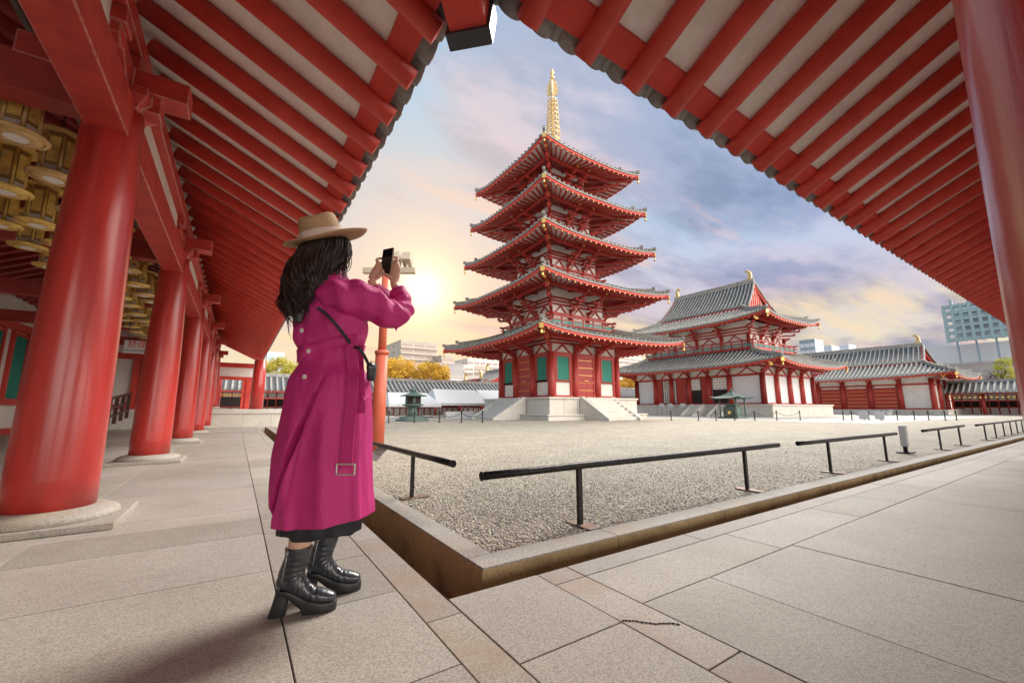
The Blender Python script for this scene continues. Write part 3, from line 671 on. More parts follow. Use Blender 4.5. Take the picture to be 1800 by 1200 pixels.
def balcony(par, c, hx, hy, z, h=.85, red=None):
    red = red or REDF
    b = MB(); b.box(c[0]-hx-.06, c[0]+hx+.06, c[1]-hy-.06, c[1]+hy+.06, z-.10, z+.04)
    for i in range(4):
        (ax, ay), (ox, oy) = SIDES[i]; A, O = (hx, hy) if i % 2 == 0 else (hy, hx)
        P = lambda u, zz, out=0.: (c[0]+ax*u+ox*(O+out), c[1]+ay*u+oy*(O+out), zz)
        n = max(3, int(2*A/1.1))
        for k in range(n):
            u0, u1 = -A+2*A*k/n, -A+2*A*(k+1)/n; m_ = (u0+u1)/2
            for a_, b_ in ((u0+.1, m_), (m_, u1-.1)): b.bar(P(a_, z-.42 if a_ < m_ else z-.14, -.1), P(b_, z-.14 if a_ < m_ else z-.42, -.1), .09, .11)
        b.bar(P(-A-.1, z-.46, -.1), P(A+.1, z-.46, -.1), .16, .12)
    fl = b.build('balcony', red, par)
    r_ = MB(); p_ = MB()
    for i in range(4):
        (ax, ay), (ox, oy) = SIDES[i]; A, O = (hx, hy) if i % 2 == 0 else (hy, hx)
        P = lambda u, zz, out=0.: (c[0]+ax*u+ox*(O+out), c[1]+ay*u+oy*(O+out), zz)
        for zz, ext, t in ((z+.12, .22, .09), (z+h*.62, .28, .08), (z+h, .40, .12)):
            r_.bar(P(-A-ext, zz, -.03), P(A+ext, zz, -.03), t, t)
        n = max(3, int(2*A/1.1))
        for k in range(n+1):
            u = -A+2*A*k/n; r_.cbox(P(u, z+h*.5, -.03), (.11, .11, h))
        # teal fretwork between the lower rails
        y0, y1 = z+.17, z+h*.62-.04
        m_ = int(2*A/.16)
        for k in range(m_+1):
            u = -A+2*A*k/m_; p_.cbox(P(u, (y0+y1)/2, -.03), (.035, .035, y1-y0))
        for q in range(3):
            zz = lerp(y0, y1, (q+.5)/3); p_.bar(P(-A, zz, -.03), P(A, zz, -.03), .035, .04)
    r_.build('railing', red, fl); p_.build('fretwork', TEAL, fl)
def podium(par, c, hx, hy, z1, step=True, z0=-.05, cell=1.25, cap=.14):
    b = MB(); b.box(c[0]-hx+.05, c[0]+hx-.05, c[1]-hy+.05, c[1]+hy-.05, z0, z1-cap); b.build('podium_core', STONEJ, par)
    b = MB()
    for i in range(4):
        (ax, ay), (ox, oy) = SIDES[i]; A, O = (hx, hy) if i % 2 == 0 else (hy, hx); A -= .02*(i % 2)
        n = int(2*A/cell)
        for k in range(n):
            u0, u1 = -A+2*A*k/n+.012, -A+2*A*(k+1)/n-.012
            p = [c[0]+ax*u0+ox*O, c[1]+ay*u0+oy*O]; q = [c[0]+ax*u1+ox*(O-.05), c[1]+ay*u1+oy*(O-.05)]
            b.tone = random.uniform(.93, 1.03); b.box(min(p[0], q[0]), max(p[0], q[0]), min(p[1], q[1]), max(p[1], q[1]), z0, z1-cap)
    b.build('podium_slabs', STONE, par, bevel=.01)
    b = MB(); b.box(c[0]-hx-.10, c[0]+hx+.10, c[1]-hy-.10, c[1]+hy+.10, z1-cap, z1); b.build('podium_cap', STONE, par, bevel=.02)
    if step:
        b = MB(); b.box(c[0]-hx-.55, c[0]+hx+.55, c[1]-hy-.55, c[1]+hy+.55, z0, .30); b.build('plinth', STONE, par, bevel=.01)
        b = MB(); b.box(c[0]-hx-.62, c[0]+hx+.62, c[1]-hy-.62, c[1]+hy+.62, .30, .40); b.build('plinth_cap', STONE, par, bevel=.015)
def stairs(par, base, out, wdt, z1, run, n=7, rail=.38):
    """steps falling from (base) in direction out, sloping stone cheeks on both sides"""
    ox, oy = out; ax, ay = -oy, ox; b = MB()
    def Bx(u0, u1, d0, d1, z0, z1_, mb):
        p = (base[0]+ax*u0+ox*d0, base[1]+ay*u0+oy*d0); q = (base[0]+ax*u1+ox*d1, base[1]+ay*u1+oy*d1)
        mb.box(min(p[0], q[0]), max(p[0], q[0]), min(p[1], q[1]), max(p[1], q[1]), z0, z1_)
    for k in range(n): Bx(-wdt/2, wdt/2, 0, run*(n-k)/n, z1*k/n-.03, z1*(k+1)/n-.004*(1), b)
    s = b.build('staircase', STONE, par, bevel=.012)
    for sg in (-1, 1):
        b = MB(); u = sg*(wdt/2+rail/2); P = lambda d, z, uu: (base[0]+ax*uu+ox*d, base[1]+ay*uu+oy*d, z)
        b.prism([P(-.05, z1+.05, u-rail/2), P(.12, z1+.05, u-rail/2), P(run+.28, .10, u-rail/2), P(run+.28, -.05, u-rail/2), P(-.05, -.05, u-rail/2)], Vector((ax, ay, 0))*rail)
        b.build('stair_cheek', STONE, s, bevel=.015)
# ---------------------------------------------------------------- the pagoda
PC = (23.52, 28.22); PB = 3.62
pag = root('pagoda', 'tall five storey red pagoda with white plaster eaves and a golden spire', 'pagoda', (PC[0], PC[1], -.03))
podium(pag, PC, PB+1.1, PB+1.1, 1.66)
for out in ((-1, 0), (0, -1), (1, 0), (0, 1)):
    stairs(pag, (PC[0]+out[0]*(PB+1.2), PC[1]+out[1]*(PB+1.2)), out, 2.9, 1.66, 2.6)
def body_wall(par, c, h, z0, z1):
    b = MB(); b.box(c[0]-h+.10, c[0]+h-.10, c[1]-h+.10, c[1]+h-.10, z0, z1); bd = b.build('wall_core', WHITE, par)
    b = MB()
    for i in range(4):
        (ax, ay), (ox, oy) = SIDES[i]
        P = lambda u, z, o_: (c[0]+ax*u+ox*(h+o_), c[1]+ay*u+oy*(h+o_), z)
        for z, t in ((z0+.09, .18), (z1-.10, .20), (z0+1.28, .14)):
            b.bar(P(-h, z, -.03), P(h, z, -.03), .18, t)
    b.build('tie_beam', REDF, par)
    for i in range(4):
        (ax, ay), (ox, oy) = SIDES[i]
        P = lambda u, z, o_: (c[0]+ax*u+ox*(h+o_), c[1]+ay*u+oy*(h+o_), z)
        def BX(mb, u0, u1, za, zb, o0, o1):
            p, q = P(u0, za, o0), P(u1, zb, o1); mb.box(min(p[0], q[0]), max(p[0], q[0]), min(p[1], q[1]), max(p[1], q[1]), za, zb)
        for u in ((-h, -1.22, 1.22) if True else ()):
            b = MB(); q = P(u, z0, 0); b.lathe(q, [(.25, 0), (.245, 1.2), (.22, z1-z0)], 16); b.build('column', REDF, par)
        for s_ in (-1, 1):
            f = MB(); uc = s_*2.42
            for u0, u1 in ((uc-.98, uc-.72), (uc+.72, uc+.98)): BX(f, min(u0, u1), max(u0, u1), z0+.18, z1-.2, -.08, -.005)
            BX(f, uc-.72, uc-.60, z0+1.35, z1-.32, -.08, .03); BX(f, uc+.60, uc+.72, z0+1.35, z1-.32, -.08, .03)
            BX(f, uc-.72, uc+.72, z1-.34, z1-.20, -.08, .032); BX(f, uc-.74, uc+.74, z0+1.22, z0+1.36, -.08, .06)
            wn = f.build('window', REDF, par)
            g = MB(); BX(g, uc-.6, uc+.6, z0+1.36, z1-.34, -.08, -.04)
            for k in range(12): BX(g, uc-.57+k*.098, uc-.52+k*.098, z0+1.36, z1-.34, -.04, -.012)
            g.build('shutter', GREEN, wn)
        f = MB(); BX(f, -1.02, -.80, z0+.1, z1-.2, -.08, .03); BX(f, .80, 1.02, z0+.1, z1-.2, -.08, .03); BX(f, -.8, .8, z1-.36, z1-.2, -.08, .032)
        dr = f.build('door', REDF, par)
        g = MB(); BX(g, -.8, -.008, z0+.18, z1-.36, -.08, -.02); BX(g, .008, .8, z0+.18, z1-.36, -.08, -.02); g.build('door_leaf', DOOR, dr)
        g = MB()
        for zz in (.35, .95, 1.55, 2.15, 2.75, 3.0)[:5]:
            for k in range(12): g.cbox(P(-.73+k*.1327, z0+.25+zz, -.012), (.055, .055, .05))
        for s_ in (-1, 1): g.cbox(P(s_*.12, z0+1.35, -.01), (.10, .10, .12))
        g.build('gold_studs', GOLD, dr)
body_wall(pag, PC, PB, 1.66, 5.2)
# (half body, z of body base, eave half, corner z, next half, top z)
ST = [(3.62, 5.2, 7.57, 6.50, 3.45, 7.30), (2.97, 8.55, 6.88, 10.66, 2.95, 11.35), (2.62, 12.65, 6.22, 14.58, 2.65, 15.15), (2.32, 16.45, 5.80, 18.42, 2.30, 18.95), (2.05, 20.2, 5.47, 22.12, .35, 25.3)]
zb = 5.2
for k, (h, zw, e, zc, tn, zt) in enumerate(ST):
    lift = .50; H = Hip(PC, e, e, tn, tn, zc-lift, zt, lift, .18 if k < 4 else .30)
    zin = zc-lift+.30
    bays = [-h, -h*.337, h*.337, h]
    if k:
        b = MB(); b.box(PC[0]-h+.1, PC[0]+h-.1, PC[1]-h+.1, PC[1]+h-.1, prev-.9, zw); b.build('wall_core', WHITE, pag)
        b = MB()
        for sx, sy in [(x, y) for x in bays for y in bays if abs(x) == h or abs(y) == h]: b.lathe((PC[0]+sx, PC[1]+sy, prev-.8), [(.19, 0), (.17, zw-prev+.8)], 10)
        for i in range(4):
            (ax, ay), (ox, oy) = SIDES[i]; b.bar((PC[0]-ax*h+ox*h, PC[1]-ay*h+oy*h, zw-.08), (PC[0]+ax*h+ox*h, PC[1]+ay*h+oy*h, zw-.08), .22, .18)
        b.build('storey_frame', REDF, pag)
        balcony(pag, PC, min(prevt+.05, h+.62), min(prevt+.05, h+.62), prev+.12, .80 if k == 1 else .7)
    wall_band(pag, PC, h, h, zw, zw+.72, zin, bays, bays)
    hip_roof(pag, H, (h*.96, h*.96), zin+.25, pitch=.48, tile=TILEPG, raft=REDF, n_r=int(e*2/.58))
    bracket_set(pag, PC, h, h, bays[1:3], bays[1:3], zw, H, zin+.25, .95)
    prev, prevt = zt-.05, tn
# spire
sp = MB(); x, y = PC; sp.box(x-.62, x+.62, y-.62, y+.62, 25.1, 25.75); sp.lathe((x, y, 25.75), [(.62, 0), (.70, .15), (.55, .45), (.30, .62), (.40, .75), (.75, .95), (.30, 1.0)], 20)
sp.tube((x, y, 26.7), (x, y, 34.2), .12, .06, 10); spire = sp.build('spire', GOLDP, pag)
for k in range(8):
    z = 27.3+k*.52; r_ = .64-k*.030; b = MB()
    pts = [(x+r_*cos(t), y+r_*sin(t), z) for t in [2*pi*i/24 for i in range(25)]]
    b.path(pts, .075, 6, False)
    for i in range(8):
        t = 2*pi*i/8; b.cbox((x+r_*cos(t), y+r_*sin(t), z-.12), (.06, .06, .14)); b.cbox((x+r_*cos(t), y+r_*sin(t), z+.08), (.03, .03, .16))
    b.lathe((x, y, z-.08), [(.16, 0), (.24, .08), (.16, .16)], 10); b.build('spire_ring', GOLDP, spire)
b = MB()
for i in range(4):
    t = pi/4+pi/2*i; d = Vector((cos(t), sin(t), 0)); o_ = Vector((x, y, 31.5))
    prof = [(.10, 0), (.62, .15), (.40, .38), (.64, .62), (.42, .85), (.58, 1.12), (.36, 1.32), (.42, 1.6), (.18, 1.85), (.1, 1.9)]
    nrm = Vector((-d.y, d.x, 0))*.05
    b.prism([o_+d*u+Vector((0, 0, z))-nrm*.5 for u, z in prof], nrm)
b.build('flame_fin', GOLDP, spire)
b = MB(); b.lathe((x, y, 33.4), [(.06, 0), (.22, .10), (.24, .2), (.08, .36), (.07, .5), (.20, .66), (.22, .8), (.12, 1.0), (.02, 1.28)], 14); b.build('jewel', GOLDP, spire)
# ---------------------------------------------------------------- main hall (two roofs, gable on top)
def gable_roof(par, c, hx, hy, ze, zr, hyr, tile=TILE, pitch=.34, orn=True):
    """gable whose ridge runs along Y; hx out to the eaves, hy verge at the eaves, hyr at the ridge"""
    rf = MB(); rows = MB()
    def pt(s_, u, v, dz=0):
        x = hx*(1-v); k = lerp(hy, hyr, v); z = lerp(ze, zr, v)-.16*(zr-ze)*4*v*(1-v)*.5; return (c[0]+s_*x, c[1]+u*k, z+dz)
    for s_ in (-1, 1):
        G = [[pt(s_, -1+2*j/12, v) for j in range(13)] for v in [k/6 for k in range(7)]]; rf.grid(G)
        G = [[pt(s_, -1+2*j/12, v, -.16) for j in range(13)] for v in [k/6 for k in range(7)]]; rf.grid(G)
        n = int(2*hy/pitch)
        for j in range(n+1): rows.path([pt(s_, -1+2*j/n, v, .04) for v in (0, .2, .4, .6, .8, 1)], .075, 6)
        for u in (-1, 1): rows.path([pt(s_, u, v, .02) for v in (0, .25, .5, .75, 1)], .12, 6)
    r_ = rf.build('roof', TILEP, par); rows.build('tile_rows', tile, r_)
    b = MB()
    for s_ in (-1, 1):
        for u in (-1, 1):
            P_ = [Vector(pt(s_, u*.985, v, -.20)) for v in (0, .25, .5, .75, 1)]
            for p, q in zip(P_, P_[1:]): b.bar(p, q, .10, .34)
        b.bar(pt(s_, -.99, .01, -.2), pt(s_, .99, .01, -.2), .12, .20)
        n = int(2*hy/.5)
        for j in range(n+1):
            u = -.98+1.96*j/n; b.bar(pt(s_, u, .0, -.27), pt(s_, u, .5, -.27), .12, .12)
    b.build('verge_board', RED, r_)
    b = MB()
    for u in (-1, 1):
        y_ = c[1]+u*(hy-.75); b.prism([(c[0]-hx*.86, y_, ze-.1), (c[0]+hx*.86, y_, ze-.1), (c[0], y_, zr-.5)], (0, -u*.1, 0))
    b.build('gable_wall', WHITE, r_)
    for u in (-1, 1):
        y_ = c[1]+u*(hy-.70); b = MB()
        for k in range(-5, 6):
            x = hx*.86*k/6; h_ = (zr-.6-ze)*(1-abs(k)/6); b.bar((c[0]+x, y_, ze-.1), (c[0]+x, y_, ze+h_), .12, .14)
        b.bar((c[0]-hx*.8, y_, ze+.3), (c[0]+hx*.8, y_, ze+.3), .1, .22); b.build('gable_slats', RED, r_)
    b = MB(); b.box(c[0]-.16, c[0]+.16, c[1]-hyr, c[1]+hyr, zr-.12, zr+.34)
    b.path([(c[0], c[1]-hyr, zr+.38), (c[0], c[1]+hyr, zr+.38)], .10, 8); b.build('ridge', tile, r_)
    if orn:
        for u in (-1, 1):
            b = MB(); y0 = c[1]+u*(hyr-.25)
            P_ = [(0, .0), (.05, .45), (.02, .85), (-.14, 1.15), (-.40, 1.30), (-.72, 1.22), (-.60, 1.02), (-.48, 1.0), (-.34, .84), (-.36, .5), (-.5, .2), (-.5, 0)]
            b.prism([(c[0]-.13, y0+u*a_, zr+.3+z) for a_, z in P_], (.26, 0, 0)); b.build('ridge_ornament', GOLDP, r_, bevel=.03)
    return r_
KC = (49.1, 28.2); hx, hy = 5.7, 7.8
kon = root('main_hall', 'two roofed red and white temple hall with a steep grey gable right of the pagoda', 'temple hall', (KC[0], KC[1], -.03))
podium(kon, KC, hx+1.25, hy+1.25, 1.22, step=False)
xf = KC[0]-hx-1.3
for yy in (onX(1225, 700, 42)[0], onX(1272, 700, 42)[0]): stairs(kon, (xf, yy), (-1, 0), 1.1, 1.22, 2.0, 6, .22)
Z0, Z1 = 1.22, 4.35
b = MB(); b.box(KC[0]-hx+.12, KC[0]+hx-.12, KC[1]-hy+.12, KC[1]+hy-.12, Z0, Z1); b.build('wall_core', WHITEC, kon)
bx_ = [-hx+2*hx*k/4 for k in range(5)]; by_ = [-hy]+[-hy+(2*hy)*k/6 for k in range(1, 6)]+[hy]
for u in bx_:
    for s_ in (-1, 1): b = MB(); b.lathe((KC[0]+u, KC[1]+s_*hy, Z0), [(.29, 0), (.25, Z1-Z0)], 14); b.build('column', REDF, kon)
ycol = [-hy, -hy+3.35, -hy+5.7, -hy+8.05, -hy+10.4, -hy+12.7, hy]
for u in ycol:
    for s_ in (-1, 1): b = MB(); b.lathe((KC[0]+s_*hx, KC[1]+u, Z0), [(.29, 0), (.25, Z1-Z0)], 14); b.build('column', REDF, kon)
b = MB(); b.box(KC[0]-hx, KC[0]+hx, KC[1]-hy, KC[1]+hy, Z0, Z0+.16); b.box(KC[0]-hx-.01, KC[0]+hx+.01, KC[1]-hy-.01, KC[1]+hy+.01, Z1-.22, Z1); b.build('tie_beam', REDF, kon)
xw = KC[0]-hx
def facade(name, pa, pb, za, zb_, o, m, par=kon, t=.06, X=xw, sub=None):
    y0, y1 = sorted((onX(pa, 690, X)[0], onX(pb, 690, X)[0])); b = MB(); b.box(X+o-t, X+o, y0, y1, za, zb_); return b.build(name, m, par)
for k, (pa, pb) in enumerate(((1208, 1233), (1253, 1280))):
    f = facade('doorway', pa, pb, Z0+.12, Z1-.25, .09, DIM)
    facade('curtain', pa+1, pb-1, Z1-1.5, Z1-.27, .02, WHITE, f, .03)
    q = MB(); y0, y1 = sorted((onX(pa, 690, xw)[0], onX(pb, 690, xw)[0]))
    for s in range(7):
        for t_ in range(4): q.cbox((xw-.015, lerp(y0, y1, (s+.5)/7), Z1-1.35+t_*.3), (.012, .12 if (s+t_) % 2 else .05, .14))
    q.build('curtain_pattern', GREYM, f)
f = facade('lattice_window', 1166, 1189, Z0+.3, Z1-.3, .08, WHITE)
y0, y1 = sorted((onX(1166, 690, xw)[0], onX(1189, 690, xw)[0])); q = MB()
for s in range(8): q.cbox((xw+.03, lerp(y0, y1, s/7), (Z0+Z1)/2), (.06, .05, Z1-Z0-.6))
for s in range(9): q.bar((xw+.03, y0, lerp(Z0+.3, Z1-.3, s/8)), (xw+.03, y1, lerp(Z0+.3, Z1-.3, s/8)), .05, .04)
q.build('lattice', DARK, f)
for pa, pb in ((1150, 1165), (1190, 1207), (1234, 1252), (1281, 1288)): facade('red_door', pa, pb, Z0+.16, Z1-.22, .02, DOOR)
H = Hip(KC, 7.6, 10.6, 4.6, 6.4, 5.15, 6.95, .52, .2)
wall_band(kon, KC, hx, hy, Z1, Z1+.75, 5.5, bx_, ycol)
hip_roof(kon, H, (hx*.95, hy*.96), 5.72, pitch=.46, raft=REDF)
bracket_set(kon, KC, hx, hy, bx_[1:4], ycol[1:6], Z1, H, 5.72, .8)
ux, uy = 4.0, 6.0
b = MB(); b.box(KC[0]-ux+.1, KC[0]+ux-.1, KC[1]-uy+.1, KC[1]+uy-.1, 6.6, 8.9); b.build('upper_wall', WHITE, kon)
b = MB(); cx_ = [-ux, -ux/3, ux/3, ux]; cy_ = [-uy, -uy*.5, 0, uy*.5, uy]
for u in cx_:
    for s_ in (-1, 1): b.lathe((KC[0]+u, KC[1]+s_*uy, 6.6), [(.2, 0), (.18, 2.2)], 10)
for u in cy_:
    for s_ in (-1, 1): b.lathe((KC[0]+s_*ux, KC[1]+u, 6.6), [(.2, 0), (.18, 2.2)], 10)
b.build('upper_frame', REDF, kon)
balcony(kon, KC, ux+.75, uy+.75, 7.10, .85)
wall_band(kon, KC, ux, uy, 8.0, 8.85, 10.1, cx_, cy_)
H2 = Hip(KC, 6.0, 9.0, 3.0, 5.0, 10.1, 11.9, .62, .2)
hip_roof(kon, H2, (ux*.95, uy*.96), 10.7, pitch=.46, raft=REDF)
bracket_set(kon, KC, ux, uy, cx_[1:3], cy_[1:4], 8.5, H2, 10.7, .95)
gable_roof(kon, KC, 3.25, 5.9, 11.95, 15.4, 5.25, pitch=.46)
# ---------------------------------------------------------------- lecture hall
LC = (76.65, 28.2)
lec = root('lecture_hall', 'long low red hall with gold studded doors behind the main hall on the right', 'temple hall', (LC[0], LC[1], -.03))
lx, ly = 4.65, 14.2
podium(lec, LC, lx+1.3, ly+1.3, .66, step=False)
stairs(lec, (LC[0]-lx-1.4, 21), (-1, 0), 6, .66, 1.4, 4, .3)
b = MB(); b.box(LC[0]-lx+.1, LC[0]+lx-.1, LC[1]-ly+.1, LC[1]+ly-.1, .66, 5.4); b.build('wall_core', WHITE, lec)
ycl = [-ly+3.05*k for k in range(9)]+[ly]; ycl[8] = ly-3.4
for u in ycl: b = MB(); b.lathe((LC[0]-lx, LC[1]+u, .66), [(.30, 0), (.26, 3.9)], 12); b.build('column', REDF, lec)
for u in (-lx/3, lx/3, lx): b = MB(); b.lathe((LC[0]+u, LC[1]-ly, .66), [(.30, 0), (.26, 3.9)], 12); b.build('column', REDF, lec)
b = MB(); b.box(LC[0]-lx-.02, LC[0]+lx+.02, LC[1]-ly-.02, LC[1]+ly+.02, .66, .85); b.box(LC[0]-lx-.02, LC[0]+lx+.02, LC[1]-ly-.02, LC[1]+ly+.02, 3.75, 3.95); b.build('tie_beam', REDF, lec)
for p, q in list(zip(ycl, ycl[1:]))[1:8]:
    y0, y1 = LC[1]+p+.42, LC[1]+q-.42; X = LC[0]-lx
    f = MB(); f.box(X-.02, X+.1, y0-.1, y0, .85, 3.75); f.box(X-.02, X+.1, y1, y1+.1, .85, 3.75); f.box(X-.02, X+.1, y0, y1, 3.35, 3.5); dr = f.build('door', REDF, lec)
    g = MB(); g.box(X, X+.09, y0, y1, .86, 3.35); g.build('door_leaf', DOOR, dr)
    g = MB()
    for r_ in range(5):
        for k in range(9): g.cbox((X-.01, lerp(y0+.12, y1-.12, k/8), 1.1+r_*.5), (.05, .09, .09))
    g.build('gold_studs', GOLD, dr)
HL = Hip(LC, 6.65, 16.8, 3.2, 13.4, 4.75, 6.65, .50, .15)
hip_roof(lec, HL, (lx*.95, ly*.98), 5.35, pitch=.48, raft=REDF, n_r=None)
bracket_set(lec, LC, lx, ly, [], ycl[1:8], 3.95, HL, 5.35, .6)
gable_roof(lec, LC, 3.4, 13.6, 6.70, 9.2, 13.1, pitch=.52)
# ================================================================ COURTYARD FURNITURE
GZ = -.03
RAILY, RAILX = 2.47, 1.52
def guard_rail(label, p, q, posts, group='low black guard rails along the kerb'):
    r = root('guard_rail', label, 'guard rail', ((p[0]+q[0])/2, (p[1]+q[1])/2, GZ), group)
    b = MB(); n = 9; pts = [Vector(p).lerp(Vector(q), t/n) for t in range(n+1)]
    for v in pts[1:-1]: v.z += random.uniform(-.0025, .0025)
    b.path(pts, .027, 14); b.path([pts[0], pts[0]+(pts[1]-pts[0]).normalized()*.006], .030, 14); b.build('rail', BLACKM, r)
    d = (Vector(q)-Vector(p)).normalized(); s = Vector((-d.y, d.x, 0))
    for t in posts:
        c = Vector(p).lerp(Vector(q), t); b = MB(); b.bar((c.x, c.y, GZ), (c.x, c.y, c.z-.01), .042, .030, up=s); po = b.build('post', BLACKM, r, bevel=.003)
        b = MB(); b.bar(Vector((c.x, c.y, GZ+.010))-s*.17, Vector((c.x, c.y, GZ+.010))+s*.11, .11, .012); b.build('base_plate', STEEL, po)
R_Z = .40
guard_rail('low black guard rail with rusty top bar nearest the gutter corner', (1.39, RAILY, R_Z+.005), (5.48, RAILY, R_Z+.012), (.212, .808))
guard_rail('low black guard rail in the middle distance right of the corner rail', (6.0, RAILY, R_Z+.005), (9.85, RAILY, R_Z), (.235, .83))
guard_rail('third low black guard rail beyond the white marker post', (11.5, RAILY, R_Z), (15.0, RAILY, R_Z+.02), (.33, .84))
guard_rail('farthest low black guard rail with many posts by the right edge', (16.4, RAILY, R_Z), (24.5, RAILY, R_Z+.02), (.12, .30, .47, .63, .78, .93))
guard_rail('low black guard rail behind the woman with a paper notice', (RAILX, 3.17, R_Z), (RAILX, 7.1, R_Z), (.235, .8))
nb = MB(); c = Vector((RAILX-.03, 5.15, .31)); nb.bar(c+Vector((-.02, -.19, 0)), c+Vector((-.02, .19, 0)), .012, .19, up=(.5, 0, .6)); n_ = nb.build('notice_board', PAPER)
tag(n_, 'white paper notice hanging under the black rail beside the woman', 'notice')
b = MB()
for k in range(5): b.bar(c+Vector((-.031, -.15, .05-k*.025)), c+Vector((-.031, .10+.02*(k % 2), .05-k*.025)), .003, .006)
b.build('notice_text', INK, n_)
# white marker post
x, y = gnd(1593, 796, GZ); r = root('marker_post', 'short white square marker post standing in the gravel between two black rails', 'marker post', (x, y, GZ))
zt = zat(1593, 748, x, y); b = MB(); b.box(x-.055, x+.055, y-.055, y+.055, GZ+.13, zt); b.build('post', CANVAS, r, bevel=.01)
b = MB(); b.box(x-.03, x+.03, y-.03, y+.03, GZ+.02, GZ+.13); b.box(x-.2, x+.2, y-.10, y+.10, GZ, GZ+.025); b.build('foot', BLACKM, r)
# red floodlight pole
x, y = gnd(662, 800, GZ); r = root('floodlight_pole', 'tall red painted pole with pale floodlights on its crossbar beside the woman', 'light pole', (x, y, GZ))
z1, z2, z3 = zat(663, 622, x, y), zat(666, 478, x, y), zat(668, 432, x, y)
b = MB(); b.tube((x, y, GZ), (x, y, z1), .125, .118, 24); b.lathe((x, y, z1), [(.135, 0), (.135, .05), (.12, .07)], 24); b.build('lower_pole', POLER, r)
b = MB(); b.tube((x, y, z1), (x, y, z2), .078, .07, 20); b.build('upper_pole', POLER, r)
rt = Vector((cos(YAW), -sin(YAW), 0)); b = MB(); c = Vector((x, y, z2+.04)); b.bar(c-rt*.46, c+rt*.60, .11, .12); b.build('crossbar', LAMPM, r, bevel=.01)
for u, w_, h_ in ((.16, .24, .24), (.42, .18, .20)):
    b = MB(); q = c+rt*u+Vector((0, 0, .24)); f = Vector((sin(YAW), cos(YAW), 0))
    b.bar(q-f*.10+Vector((0, 0, .05)), q+f*.12-Vector((0, 0, .05)), w_, h_); b.bar(q-Vector((0, 0, .22)), q-Vector((0, 0, .08)), .05, .05); lh = b.build('floodlight', LAMPM, r, bevel=.01)
    b = MB(); b.bar(q+f*.121-Vector((0, 0, .05)), q+f*.126-Vector((0, 0, .05)), w_*.85, h_*.85); b.build('lamp_glass', GLASS, lh)
b = MB(); b.path([c-rt*.1, c-rt*.12+Vector((0, 0, .18)), c+Vector((0, 0, .24)), c+rt*.1+Vector((0, 0, .10))], .008, 5); b.build('cable', LAMPM, r)
# bronze lantern
x, y = gnd(725, 739.5, GZ); r = root('bronze_lantern', 'large green bronze temple lantern on a stone foot left of the pagoda', 'lantern', (x, y, GZ)); k = hypot(x, y)/29
b = MB(); b.lathe((x, y, GZ), [(1.25*k, 0), (1.25*k, .18), (1.0*k, .2), (1.0*k, .38), (.62*k, .5), (.42*k, .6)], 8); b.build('foot', BRONZE, r)
b = MB(); b.lathe((x, y, GZ+.55), [(.40, 0), (.34, .3), (.30, .7), (.36, .95), (.62, 1.08), (.78, 1.18), (.78, 1.3)], 16); b.build('stem', BRONZE, r)
b = MB(); b.lathe((x, y, GZ+1.75), [(.62, 0), (.62, 1.0)], 6, rot=.3); fb = b.build('fire_box', BRONZE, r)
b = MB()
for i in range(6):
    t = .3+pi/6+i*pi/3; q = Vector((x+cos(t)*.545, y+sin(t)*.545, GZ+2.25)); s = Vector((-sin(t), cos(t), 0)); b.bar(q-s*.22, q+s*.22, .02, .7, up=(0, 0, 1))
b.build('lattice_pane', DIM, fb)
b = MB(); b.lathe((x, y, GZ+2.73), [(1.12, .02), (1.05, .10), (.70, .22), (.40, .36), (.22, .5), (.14, .56)], 6, rot=.3); b.lathe((x, y, GZ+3.25), [(.12, 0), (.22, .12), (.24, .25), (.10, .42), (.02, .6)], 12); b.build('lantern_roof', BRONZE, r); r.scale = (.92, .92, .62)
# incense burner shelter
x, y = gnd(1289, 735, GZ); k = hypot(x, y)/42.0; r = root('incense_shelter', 'small dark green incense burner shelter with curved roof before the main hall', 'shelter', (x, y, GZ))
b = MB(); b.box(x-.9*k, x+.9*k, y-.9*k, y+.9*k, GZ, GZ+.15); b.build('base', BRONZE, r)
for sx in (-1, 1):
    for sy in (-1, 1): b = MB(); b.tube((x+sx*.72*k, y+sy*.72*k, GZ), (x+sx*.72*k, y+sy*.72*k, GZ+1.75), .06, n=8); b.build('post', BRONZE, r)
b = MB(); b.box(x-.55*k, x+.55*k, y-.55*k, y+.55*k, GZ+.15, GZ+1.0); b.lathe((x, y, GZ+1.0), [(.5, 0), (.62, .2), (.6, .25)], 12); bu = b.build('burner', BRONZE, r)
b = MB(); b.cbox((x-.56*k, y, GZ+.5), (.03, .25, .25)); b.build('gold_crest', GOLD, bu)
hr_ = Hip((x, y), 1.30*k, 1.30*k, .08, .08, GZ+1.72, GZ+2.35, .16, .5)
b = MB()
for i in range(4): b.grid([[hr_.pt(i, lerp(hr_.ex, .08, v)*(-1+2*j/8), v) for j in range(9)] for v in [q/5 for q in range(6)]]); b.grid([[hr_.pt(i, lerp(hr_.ex, .08, v)*(-1+2*j/8), v, -.06) for j in range(9)] for v in [q/5 for q in range(6)]])
b.lathe((x, y, GZ+2.3), [(.06, 0), (.12, .1), (.02, .3)], 8); b.build('shelter_roof', BRONZE, r)
